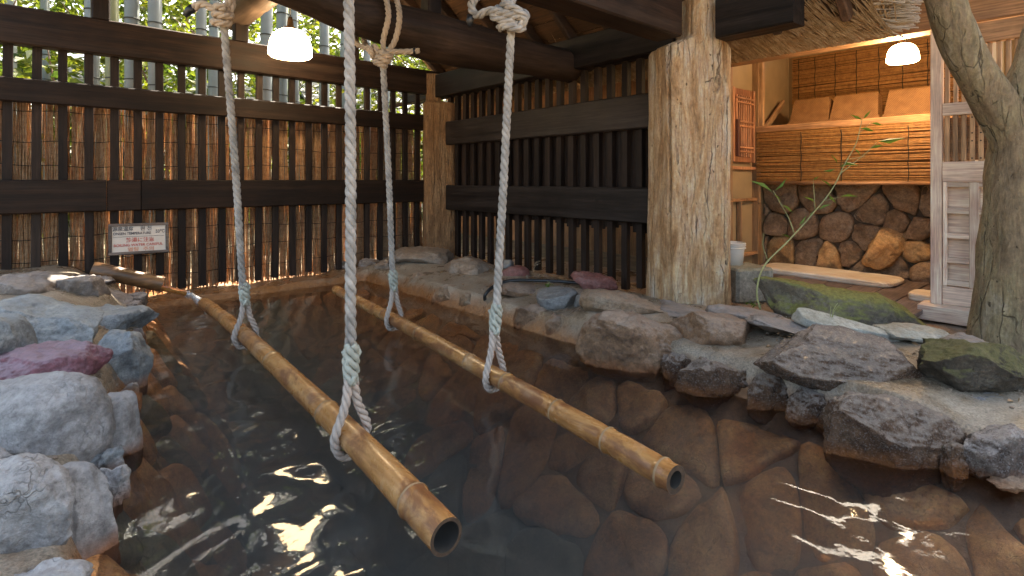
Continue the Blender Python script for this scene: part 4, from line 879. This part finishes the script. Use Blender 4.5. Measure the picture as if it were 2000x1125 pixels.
# ------------------------------------------------------------------ black hose on the right rim
hp = [P(1190, 560, z=0.20), P(1110, 551, z=0.21), P(1050, 548, z=0.225), P(1000, 548, z=0.22), P(968, 557, z=0.20), P(948, 575, z=0.15), P(949, 592, z=0.07), P(953, 606, z=0.0), P(955, 622, z=-0.10), P(955, 640, z=-0.2)]
tag(tube('hose', spline(hp, 0.02), 0.013, black_rubber, None, 12), 'black rubber hose lying over the stones and dipping into the pool', 'hose')

# ------------------------------------------------------------------ shelter on the right
sh = thing('changing_shelter', (5.2, 1.6, 0.1), 'warm lit wooden changing shelter with reed blinds, shelf and plank deck', 'shelter')
DX_ = 4.45; NY0, NY1 = 0.86, 2.40
for i in range(9):
    y = NY0 + 0.10 + 0.19 * i; box('deck_plank', (4.82, y, 0.145), (1.40, 0.181, 0.03), deck_m, sh, 0.003)
box('deck_joist', (4.25, 1.7, 0.100), (0.06, 1.6, 0.056), deck_m, sh)
beam('front_beam', (4.55, -1.6, 2.115), (4.55, 3.3, 2.115), 0.16, 0.22, shed_y, sh, n=16); beam('upper_beam', (4.62, -1.6, 2.36), (4.62, 3.3, 2.36), 0.12, 0.12, mat_wood('upper beam', (0.10, 0.05, 0.025), (0.2, 0.11, 0.06), 'Y'), sh)
# roof above it
for i in range(9):
    x0_, x1_ = 4.05 + 0.32 * i, 4.05 + 0.32 * (i + 1); z0_, z1_ = 2.36 + 0.10 * i, 2.36 + 0.10 * (i + 1)
    beam('roof_board', ((x0_ + x1_) / 2, -1.8, (z0_ + z1_) / 2), ((x0_ + x1_) / 2, 3.5, (z0_ + z1_) / 2), 0.345, 0.03, roofboard, sh, up=Vector((-0.3, 0, 1)).normalized(), n=4)
# closed side of the niche: door panel, plaster, boards
YW = NY1; 
def wallbox(name, x0, x1, z0, z1, th, yoff, mat, par=sh): return box(name, ((x0 + x1) / 2, YW + yoff, (z0 + z1) / 2), (x1 - x0, th, z1 - z0), mat, par, 0.003)
wallbox('plaster_wall', 4.2, 6.15, 0.1, 2.6, 0.05, 0.05, plaster)
for x in (4.72, 5.30): wallbox('post', x - 0.035, x + 0.035, 0.1, 2.25, 0.07, 0.0, shed_z)
door = wallbox('cupboard_door', 4.76, 5.20, 1.17, 1.86, 0.03, 0.0, mat_wood('red brown door', (0.30, 0.12, 0.06), (0.42, 0.20, 0.10), 'Z', 0.5))
dm = mat_wood('door lattice', (0.34, 0.15, 0.075), (0.46, 0.24, 0.13), 'Z', 0.5)
for i in range(7): wallbox('door_slat', 4.84 + 0.045 * i, 4.86 + 0.045 * i, 1.22, 1.80, 0.015, -0.022, dm, door)
for z in (1.26, 1.30, 1.50, 1.54, 1.72, 1.76): wallbox('door_slat', 4.82, 5.16, z, z + 0.016, 0.012, -0.036, dm, door)
for x in (4.775, 5.185): wallbox('door_stile', x - 0.016, x + 0.016, 1.17, 1.86, 0.025, -0.025, dm, door)
wallbox('door_handle', 4.795, 4.825, 1.22, 1.56, 0.03, -0.055, mat_plain('dark handle', (0.13, 0.05, 0.03), 0.4), door)
wallbox('trim', 4.6, 5.30, 0.80, 0.83, 0.03, -0.01, shed_y); wallbox('trim', 5.26, 5.285, 0.78, 1.12, 0.03, -0.04, shed_z); wallbox('trim', 4.6, 5.30, 1.10, 1.13, 0.03, 0.004, dm)
wallbox('trim', 4.93, 4.96, 0.30, 0.80, 0.04, -0.005, shed_z); wallbox('trim', 4.6, 5.35, 0.28, 0.31, 0.04, -0.01, shed_y)
box('wing_wall', (5.6, 5.3, 1.2), (0.08, 5.7, 2.3), mat_wood('ochre boards', (0.20, 0.10, 0.05), (0.34, 0.19, 0.10), 'Z', 0.7), sh)
box('added_shade_roof', (5.3, 5.4, 2.46), (1.9, 5.7, 0.06), roofboard, sh, rot=(0, R(-14), 0))  # roof added so that its shadow darkens the ground behind the fence
# shelf, back wall, inner sides
beam('shelf', (5.40, NY0 + .02, 1.475), (5.40, NY1 - 0.02, 1.475), 0.30, 0.03, shed_y, sh); beam('shelf', (5.80, NY0 + .02, 1.475), (5.80, NY1 - 0.02, 1.475), 0.49, 0.03, shed_y, sh); beam('shelf_edge', (5.262, NY0, 1.492), (5.262, NY1 - .02, 1.492), 0.025, 0.065, shed_y, sh)
box('back_wall', (6.16, 1.6, 1.3), (0.05, 2.0, 2.5), plaster, sh); box('side_wall', (5.4, NY0 - 0.16, 1.2), (1.5, 0.04, 2.2), plaster, sh)
box('post', (5.30, NY1 - 0.05, 1.85), (0.05, 0.05, 0.72), shed_z, sh); box('brace', (5.62, NY1 - 0.04, 1.66), (0.05, 0.03, 0.55), shed_z, sh, rot=(0, R(55), 0))
def blind(name, x, z0, z1, dens, cords):
    t_ = Geo(); n = int((z1 - z0) * dens); zz = np.linspace(z0, z1, n) + nrng.normal(0, .0025, n); ti = nrng.normal(0, .005, n)
    Va, Fa = sticks(np.stack([x + nrng.uniform(-.006, .006, n), np.full(n, NY0 + 0.01), zz - ti], 1), np.stack([x + nrng.uniform(-.006, .006, n), np.full(n, NY1 - 0.03), zz + ti], 1), nrng.uniform(0.0035, 0.0060, n), 6)
    o = mk(name, Va, Fa, blind_m, sh, True)
    for yc in cords: tube('blind_cord', [(x - 0.010, yc + .003 * math.sin(z * 40), z) for z in np.arange(z0 - .01, z1, 0.03)], 0.0035, tie_m, sh, 5)
    return o
blind('reed_blind', 5.245, 1.00, 1.46, 118, (1.15, 1.63, 1.96)); tube('blind_rod', [(5.245, NY0 + .01, 0.978), (5.245, 1.6, 0.974), (5.245, NY1 - .03, 0.976)], 0.016, shed_y, sh, 12)
blind('reed_blind', 6.09, 1.49, 2.30, 110, (1.0, 1.19, 1.38, 1.57, 1.76, 1.95, 2.14, 2.3))
box('blind_backing', (6.118, 1.62, 1.9), (0.012, 1.5, 0.8), mat_plain('brown paper', (0.12, 0.06, 0.02), 0.9), sh); box('blind_backing', (5.275, 1.62, 1.22), (0.006, 1.48, 0.44), mat_plain('brown cloth', (0.2, 0.10, 0.03), 0.9), sh)
# baskets leaning on the shelf
bk_m = None
def mat_basket():
    m, nt, out = newmat('woven basket'); v = coords(nt); sep = N(nt, 'ShaderNodeSeparateXYZ', {0: v})
    a = M(nt, 'SINE', M(nt, 'MULTIPLY', sep.outputs[1], 420.0)); b = M(nt, 'SINE', M(nt, 'MULTIPLY', sep.outputs[2], 420.0)); wv = M(nt, 'MULTIPLY', a, b)
    col = ramp(nt, M(nt, 'ADD', M(nt, 'MULTIPLY', wv, 0.22), nz(nt, v, 12, 5, 0.6, rnd(nt))), [(0.3, (0.20, 0.095, 0.035)), (0.7, (0.36, 0.19, 0.075))])
    bsdf(nt, out, col, 0.6, wv, 0.5, 0.003); return m
bk_m = mat_basket()
for lab, px, w in (('woven clothes basket leaning on the shelf, the one nearest the red-brown cupboard door', 1577, 0.36), ('woven clothes basket leaning on the shelf, the middle of three', 1664, 0.40), ('woven clothes basket leaning on the shelf, the one nearest the lattice door', 1772, 0.36)):
    c = P(px, 246, x=5.45); c.z = 1.492; t = thing('basket', c, lab, 'basket', 'baskets on the shelter shelf')
    rt = Matrix.Translation(c) @ Matrix.Rotation(R(17), 4, 'Y')
    w2 = w / 2; ring = lambda k, z, d0, d1: [rt @ Vector((d0, -w2 * k, z)), rt @ Vector((d1, -w2 * k, z)), rt @ Vector((d1, w2 * k, z)), rt @ Vector((d0, w2 * k, z))]
    V, F = loft([ring(0.98, 0.0, 0.0, 0.14), ring(0.95, 0.10, 0.004, 0.14), ring(0.86, 0.30, 0.02, 0.15), ring(0.84, 0.315, 0.03, 0.14)]); mk('body', V, F, bk_m, t)
    V, F = loft([ring(1.02, 0.004, -0.008, 0.148), ring(1.02, 0.075, -0.006, 0.148)]); mk('rim', V, F, bk_m, t)
# lattice door standing in front
ld = thing('lattice_door', (4.47, 0.4, 0.1), 'pale wooden lattice door panel with slats above and square panels below, behind the tree', 'door')
def db(name, y0, y1, z0, z1, th, xo, mat, par=ld): return box(name, (DX_ + xo, (y0 + y1) / 2, (z0 + z1) / 2), (th, y1 - y0, z1 - z0), mat, par, 0.003)
ya, yb = 0.85, -0.75
db('stile', ya - 0.058, ya, 0.19, 1.985, 0.08, 0, pale_z); db('stile', yb, yb + 0.09, 0.19, 1.985, 0.08, 0, pale_z)
db('sill', yb, ya + 0.05, 0.095, 0.19, 0.20, -0.04, pale_y); db('rail', yb + .09, ya - .060, 0.191, 0.31, 0.05, 0, pale_y); db('rail', yb + .09, ya - .060, 0.99, 1.12, 0.05, -.003, pale_y); db('rail', yb + .09, ya - .060, 1.42, 1.50, 0.05, 0, pale_y); db('rail', yb + .09, ya - .060, 1.86, 1.985, 0.06, 0, shed_y)
yy = ya - 0.082; k = 0
while yy > yb + 0.12:
    db('slat', yy - 0.013, yy + 0.013, 1.12, 1.42, 0.02, -0.002, shed_z); db('slat', yy - 0.012, yy + 0.012, 1.50, 1.86, 0.02, 0.004, shed_z)
    for z in ((1.40, 1.30, 1.25, 1.14) if k > 2 else ()):
        V, F = loft([[(DX_ - 0.0145, yy + 0.005 * math.cos(a), z + 0.005 * math.sin(a)) for a in np.linspace(0, 6.283, 9)[:-1]], [(DX_ - 0.011, yy + 0.005 * math.cos(a), z + 0.005 * math.sin(a)) for a in np.linspace(0, 6.283, 9)[:-1]]]); mk('peg', V, F, bamboo_in, ld)
    yy -= 0.042; k += 1
db('panel_backing', yb + .09, ya - .060, 0.31, 0.99, 0.012, 0.04, pale_y)
db('lattice_back', yb + .09, ya - .060, 1.13, 1.41, 0.008, 0.03, shed_y)
for z in (0.318, 0.463, 0.623, 0.783, 0.955): db('muntin', yb + .09, ya - .060, z, z + 0.035, 0.045, 0.004, pale_y)
for y in (ya - .082, ya - 0.215, ya - 0.42, ya - .63): db('muntin', y - 0.028 if y < ya - .2 else y - 0.0, y + 0.02, 0.312, 0.988, 0.049, 0.002, pale_z)
for z in (0.48, 0.64, 0.80):
    V, F = loft([[(DX_ - 0.022, ya - 0.219 + r_ * math.cos(a), z + r_ * math.sin(a)) for a in np.linspace(0, 6.283, 13)[:-1]] for r_ in (0.010, 0.0098)]); mk('peg', V, F, bamboo_in, ld)
# boards on the deck, bucket
def board(label, c, sx, sy, rz):
    ring = lambda k, z: [Vector((math.copysign(abs(math.cos(a)) ** 0.4, math.cos(a)) * sx / 2 * k, math.copysign(abs(math.sin(a)) ** 0.25, math.sin(a)) * sy / 2 * k, z)) for a in np.linspace(0, 6.283, 41)[:-1]]
    V, F = loft([ring(0.97, 0), ring(1, 0.012), ring(1, 0.034), ring(0.97, 0.045)]); tag(mk('mat_board', V, F, matboard, None, False, Matrix.Translation(c) @ Matrix.Rotation(R(rz), 4, 'Z')), label, 'board', 'pale boards on the deck')
board('long pale scrubbed board lying on the deck before the stone wall', (5.14, 1.72, 0.162), 0.44, 1.08, -2); board('end of a pale board peeping out beside the lattice door post', (4.70, 0.84, 0.162), 0.26, 0.36, 0)
bc = Vector((4.10, 2.05, 0.335)); bt = thing('bucket', bc, 'white plastic bucket on the stone block behind the pillar', 'bucket')
V, F = loft([[bc + Vector((math.cos(a) * r_, math.sin(a) * r_, z)) for a in np.linspace(0, 6.283, 33)[:-1]] for r_, z in ((0.082, 0), (0.095, 0.15), (0.095, 0.17), (0.08, 0.17), (0.075, 0.02))]); mk('body', V, F, white_plastic, bt, True)
for z in (0.135, 0.155, 0.17): tube('rim_band', [bc + Vector((math.cos(a) * 0.1, math.sin(a) * 0.1, z)) for a in np.linspace(0, 6.283, 33)], 0.006, white_plastic, bt, 6)
# dry stone wall under the shelf
sw = thing('stone_wall', (5.5, 1.6, 0.1), 'rough stone wall below the shelf of the shelter', 'wall')
box('backing', (5.60, 1.6, 0.55), (0.06, 1.9, 0.9), mat_plain('dark joint', (0.11, 0.075, 0.05), 0.95), sw)
SW = [(1520, 393, 88, 48, 0, 0), (1600, 388, 110, 46, 0, 3), (1508, 437, 60, 50, 0, 0), (1566, 440, 72, 60, 0, 0), (1632, 447, 80, 84, 0, 12), (1706, 418, 110, 84, 0, 0), (1772, 394, 64, 52, 0, 0), (1514, 487, 88, 58, 1, 0), (1583, 494, 76, 60, 0, 0), (1655, 497, 74, 80, 0, 0), (1727, 479, 104, 52, 1, -38), (1690, 462, 40, 34, 0, 0), (1752, 432, 36, 40, 0, 0), (1797, 450, 64, 84, 0, 0), (1742, 521, 94, 58, 0, 0), (1792, 494, 42, 26, 1, -15), (1808, 530, 60, 70, 0, 0), (1618, 501, 18, 22, 1, 0), (1690, 528, 40, 24, 0, 0), (1812, 398, 50, 56, 0, 0), (1660, 380, 60, 30, 0, 0), (1835, 470, 60, 80, 0, 0), (1480, 415, 50, 60, 0, 0), (1478, 480, 40, 60, 0, 0)]
XW = 5.50; sds = []
for (px, py, w, h, gold, tl) in SW: q = P(px, py, x=XW); sds.append((q.y, q.z))
for i, (poly, sp2) in enumerate(zip(cells(sds, (0.70, 0.13), (2.42, 1.0)), SW)):
    if len(poly) < 3: continue
    pr = rng.uniform(-0.025, 0.035); cell_stone(poly, lambda u, v, h: (XW + 0.04 - h - pr, u, v), rock_gold if sp2[4] and i != 10 else rock_wall, sw, gap=0.003, dome=0.04, base=0.07, chaikin=1, seed=i + 700, amp=2.2)
rock_at('stone', 1727, 479, 100, 54, rock_gold, x=XW - 0.03, seed=210, tilt=-38, ratio=0.5, parent=sw, box_n=3.4, cuts=10)

# ------------------------------------------------------------------ tree on the right
TB = P(1968, 690, z=0.10); tr = thing('garden_tree', TB, 'forked tree with grey-brown mossy bark at the right edge', 'tree')
d0 = FW.x * TB.x + FW.y * TB.y
def T(px, py): return P(px, py, d=d0)
pts = spline([TB + Vector((0, 0, -.05)), T(1976, 620), T(1982, 520), T(1988, 400), T(1998, 300), T(2020, 180), T(2062, 50), T(2130, -300), T(2150, -700)], 0.04)
def trad(i, n, a, b): return a + (b - a) * (i / n)
tube('trunk', pts, [0.162 - 0.01 * sst(0, 0.4, i / len(pts) * 2) - 0.06 * i / len(pts) + 0.04 * math.exp(-i / 4) for i in range(len(pts))], bark_m, tr, 40, nz=0.10, nf=4)
pts = spline([T(2012, 420), T(1980, 280), T(1946, 208), T(1914, 155), T(1889, 112), T(1867, 60), T(1847, 0), T(1812, -140), T(1765, -400)], 0.04)
tube('branch', pts, [0.096 + 0.02 * math.exp(-i / 5) - 0.02 * i / len(pts) for i in range(len(pts))], bark_m, tr, 36, nz=0.09, nf=4)
n = 1800; cc = np.stack([nrng.normal(TB.x + 0.6, 1.3, n), nrng.normal(TB.y - 0.6, 1.2, n), nrng.normal(6.6, 0.6, n)], 1); Vl, Fl = leaves(cc, nrng.uniform(0.07, 0.13, n)); mk('crown', Vl, Fl, leaf_green, tr)

# ------------------------------------------------------------------ sapling and weeds
sb = P(1483, 602, z=0.20); ds = FW.x * sb.x + FW.y * sb.y; sp_ = thing('sapling', sb, 'thin green sapling with sparse leaves in front of the shelter', 'plant')
def S(px, py, o=0): return P(px, py, d=ds + o)
stems = [([(1485, 605), (1478, 570), (1492, 520), (1540, 470), (1585, 420), (1625, 370), (1650, 320), (1672, 280), (1684, 232)], 0.006, 0.0025), ([(1552, 458), (1540, 425), (1520, 390), (1510, 372)], 0.0035, 0.0015), ([(1640, 340), (1690, 300), (1712, 278)], 0.0035, 0.0015), ([(1592, 412), (1590, 380), (1588, 350)], 0.0025, 0.001), ([(1500, 510), (1490, 480), (1492, 455)], 0.003, 0.001), ([(1610, 392), (1640, 385)], 0.0025, 0.001), ([(1560, 448), (1580, 425)], 0.0025, 0.001), ([(1676, 262), (1700, 240)], .002, .001), ([(1655, 312), (1690, 305)], .002, .001)]
for k, (pp, a, b) in enumerate(stems):
    pts = spline([S(x, y, 0.02 * (k % 3)) for x, y in pp], 0.03); tube('stem' if k == 0 else 'twig', pts, [a + (b - a) * i / len(pts) for i in range(len(pts))], stem_m, sp_, 7)
LV = [(1508, 374, -40, 25), (1514, 372, 25, 22), (1512, 380, 15, -10), (1528, 400, 22, -14), (1636, 320, -10, 20), (1640, 326, 28, 10), (1632, 330, -26, -6), (1715, 276, 50, 4), (1700, 290, 26, 8), (1640, 384, 34, 4), (1598, 410, 26, 14), (1588, 352, 12, 8), (1592, 395, -22, 14), (1650, 316, 26, -8), (1684, 234, -22, 10), (1686, 232, 14, 16), (1700, 240, 26, -4), (1680, 250, 30, -6), (1560, 440, 16, 18), (1580, 426, 10, 16), (1625, 366, -20, 18), (1618, 380, 14, -16), (1545, 465, -18, 10), (1668, 290, 16, -14)]
for (x, y, dx, dy) in LV:
    a = S(x, y); b = S(x + dx, y - dy); D = (b - a); Vl, Fl = leaves(np.array([a[:]]), [D.length * 1.0], np.array([D[:]]), asp=0.22); mk('leaf', Vl, Fl, leaf_green, sp_)
def weed(label, px, py, z, n, h, mat, spread=0.5, lf=0):
    b = P(px, py, z=z); t = thing('weed', b, label, 'plant'); 
    for i in range(n):
        a = rng.uniform(0, 6.28); q = spread * rng.uniform(.4, 1); hh = h * rng.uniform(0.6, 1)
        tube('stem', spline([b, b + Vector((math.cos(a) * q * hh * .4, math.sin(a) * q * hh * .4, hh * .7)), b + Vector((math.cos(a) * q * hh, math.sin(a) * q * hh, hh * (.8 if spread > .6 else 1)))], 0.02), 0.0018, mat, t, 5)
    if lf:
        C = np.array([(b + Vector((rng.gauss(0, .02), rng.gauss(0, .02), rng.uniform(0.005, h * .6))))[:] for _ in range(lf)]); Vl, Fl = leaves(C, nrng.uniform(0.02, 0.035, lf)); mk('leaves', Vl, Fl, leaf_green, t)
weed('dry curved twig standing before the dark fence above the red rock', 1160, 535, 0.19, 3, 0.16, twig_m, 1.0)
weed('dry twig before the dark fence right of the knotted rope', 1040, 535, 0.18, 4, 0.16, twig_m, 0.9)
weed('tuft of small green leaves beside the dark round pebble', 1070, 560, 0.20, 3, 0.05, stem_m, 0.8, 14)
weed('thin grass stalk growing on the pale stone slab', 1622, 640, 0.235, 3, 0.16, stem_m, 0.35)
weed('small green leaves at the foot of the sapling', 1474, 598, 0.2, 2, 0.05, stem_m, 0.6, 12)
weed('small bright leaves between the wet slab and the mossy rocks', 1650, 662, 0.23, 2, 0.04, stem_m, 0.8, 9)
# leaf litter on the wet slab
n = 170; C = np.array([P(rng.uniform(1515, 1680), rng.uniform(655, 695), z=0.255)[:] for _ in range(n)]); C[:, 2] += nrng.uniform(0.0, 0.02, n)
Vl, Fl = leaves(C, nrng.uniform(0.006, 0.016, n)); o = mk('leaf_litter', Vl, Fl, mat_leaf('dead leaves', [(0.3, (0.16, 0.08, 0.03)), (0.7, (0.45, 0.29, 0.15))], 0.1, 40)); tag(o, 'crumbled brown leaf litter on the wet slab', 'leaves'); o['kind'] = 'stuff'

n = 520; pos = []
while len(pos) < n:
    x, y = rng.uniform(2.62, 4.1), rng.uniform(0.2, 5.0)
    if rng.random() < (0.25 if x < 3.0 else 0.7): pos.append((x, y, basin_z(x, y) + 0.006))
Vl, Fl = leaves(np.array(pos), nrng.uniform(0.012, 0.04, n), np.stack([nrng.normal(0, 1, n), nrng.normal(0, 1, n), nrng.normal(0, .15, n)], 1), asp=0.45); o = mk('leaf_litter', Vl, Fl, bpy.data.materials['dead leaves']); tag(o, 'scattered dead leaves along the foot of the dark fence', 'leaves'); o['kind'] = 'stuff'
D0, F0 = ico(1); GV = []; GF = []; n = 900
for i in range(n):
    if i % 4: x, y = rng.uniform(2.6, 4.1), rng.uniform(0.2, 5.0)
    else: x, y = rng.uniform(-0.5, 0.5), rng.uniform(1.2, 4.8); x = min(x, xleft(y) - 0.03)
    s_ = rng.uniform(0.003, 0.011) * (1.5 if rng.random() < .15 else 1); GF.append(F0 + len(D0) * i); GV.append(D0 * np.array([s_, s_ * rng.uniform(.7, 1.2), s_ * .7]) * nrng.uniform(.8, 1.2, (len(D0), 1)) + np.array([x, y, basin_z(x, y) + s_ * .3]))
o = mk('gravel', np.concatenate(GV), np.concatenate(GF), rock_flat); tag(o, 'fine grit lying on the mortar of the pool edge', 'gravel'); o['kind'] = 'stuff'

# ------------------------------------------------------------------ grove behind the fence
CU = [(181, 7.2, 26), (219, 6.6, 23), (252, 8.4, 18), (262, 7.0, 27), (307, 6.9, 26), (393, 7.1, 20), (414, 8.0, 20), (467, 8.8, 12), (513, 7.2, 24), (546, 7.8, 24), (580, 7.5, 18), (633, 7.3, 20), (668, 8.2, 18), (718, 7.6, 15), (738, 8.0, 14), (20, 8.6, 20), (95, 9.2, 16)]
CU.sort(); ORD = 'leftmost second third fourth fifth sixth seventh eighth ninth tenth eleventh twelfth thirteenth fourteenth fifteenth sixteenth rightmost'.split()
for i, (px, Y, w) in enumerate(CU):
    b = P(px, 350, y=Y); b.z = 0.05; d = FW.x * b.x + FW.y * b.y; r = w * d / FPX / 2; ln = rng.uniform(-.12, .12) + (0.5 if px == 738 else 0)
    q = ORD[i] + (' from the left' if 0 < i < 16 else ' of all')
    t = thing('bamboo_culm', b, ('olive green' if px == 219 else 'slanting grey' if px == 738 else 'grey') + ' bamboo stem behind the slatted fence, ' + q, 'bamboo', 'bamboo stems behind the fence')
    tube('stem', [b, b + Vector((ln * .3, 0, 2)), b + Vector((ln, 0, 6.5))], [r, r * 0.97, r * 0.7], culm_g if px == 219 else culm_m, t, 20)
    z = rng.uniform(.1, .3)
    while z < 4.2:
        f = z / 6.5; x = ln * (.3 * z / 2 if z < 2 else .3 + .7 * (z - 2) / 4.5); tube('node_ring', [b + Vector((x, 0, z)), b + Vector((x, 0, z + 0.012))], r * 1.03, culm_node, t, 20); z += rng.uniform(.30, .42)
n = 42000; ncl = 420; cl = np.stack([nrng.uniform(-6, 11, ncl), nrng.uniform(8.0, 14, ncl), nrng.uniform(0.3, 7.0, ncl)], 1)
C = cl[nrng.integers(0, ncl, n)] + nrng.normal(0, 1, (n, 3)) * np.array([0.45, 0.45, 0.30]); Vl, Fl = leaves(C, nrng.uniform(0.10, 0.20, n), asp=0.55)
n2_ = 16000; C2 = np.stack([nrng.uniform(-10, 18, n2_), nrng.uniform(14.5, 18, n2_), nrng.uniform(0.2, 9, n2_)], 1); V2, F2_ = leaves(C2, nrng.uniform(0.25, 0.45, n2_), asp=0.6); Vl, Fl = np.concatenate([Vl, V2]), np.concatenate([Fl, F2_ + len(Vl)])
o = mk('foliage', Vl, Fl, leaf_bg); tag(o, 'yellow-green sunlit foliage filling the grove behind the fence', 'foliage'); o['kind'] = 'stuff'
n = 200; A = np.stack([nrng.uniform(-4, 8, n), nrng.uniform(8, 12, n), nrng.uniform(0.3, 4, n)], 1); B = A + np.stack([nrng.normal(0, .5, n), nrng.normal(0, .3, n), nrng.uniform(.1, 1.0, n)], 1)
Vl, Fl = sticks(A, B, 0.012, 4, 0.005); o = mk('undergrowth', Vl, Fl, bark_bg); tag(o, 'thin brown branches tangled through the grove foliage', 'branches'); o['kind'] = 'stuff'
def house(label, x0, x1, y0, zw, zr, wall, roof, win):
    t = thing('house', (x0, y0, 0), label, 'house'); xm, dp = (x0 + x1) / 2, 3.0
    box('wall', (xm, y0 + dp / 2, zw / 2), (x1 - x0, dp, zw), wall, t)
    for s in (-1, 1):
        for k in range(6):
            a = k / 6; ya_ = y0 + dp / 2 + s * (dp / 2 + 0.5) * (1 - a); yb_ = y0 + dp / 2 + s * (dp / 2 + 0.5) * (1 - (k + 1) / 6); za, zb_ = zw - .2 + (zr - zw + .2) * a, zw - .2 + (zr - zw + .2) * (k + 1) / 6
            beam('roof_course', (x0 - .4, (ya_ + yb_) / 2, (za + zb_) / 2 + .02), (x1 + .4, (ya_ + yb_) / 2, (za + zb_) / 2 + .02), math.hypot(ya_ - yb_, za - zb_) + .06, 0.06, roof, t, up=Vector((0, s * (zr - zw), 2.0)).normalized(), n=4)
    for x in win:
        w_ = box('window', (x, y0 - .01, zw * .62), (0.8, 0.06, 0.8), dark_z, t); box('pane', (x, y0 - .045, zw * .62), (0.7, 0.01, 0.7), mat_plain('dark glass', (0.05, 0.06, 0.07), 0.1), w_)
tile = mat_plain('grey roof tile', (0.30, 0.31, 0.33), 0.6, 0.2)
house('brown house with a grey tiled roof glimpsed through the fence', 0.6, 3.6, 12.8, 2.45, 3.3, mat_plain('brown wall', (0.30, 0.17, 0.10), 0.8), tile, (1.4, 2.8)); house('white-walled house glimpsed through the fence near the corner pillar', 5.2, 10.5, 13.2, 2.9, 4.0, mat_plain('white wall', (0.75, 0.74, 0.72), 0.8), tile, (6.6, 8.6))
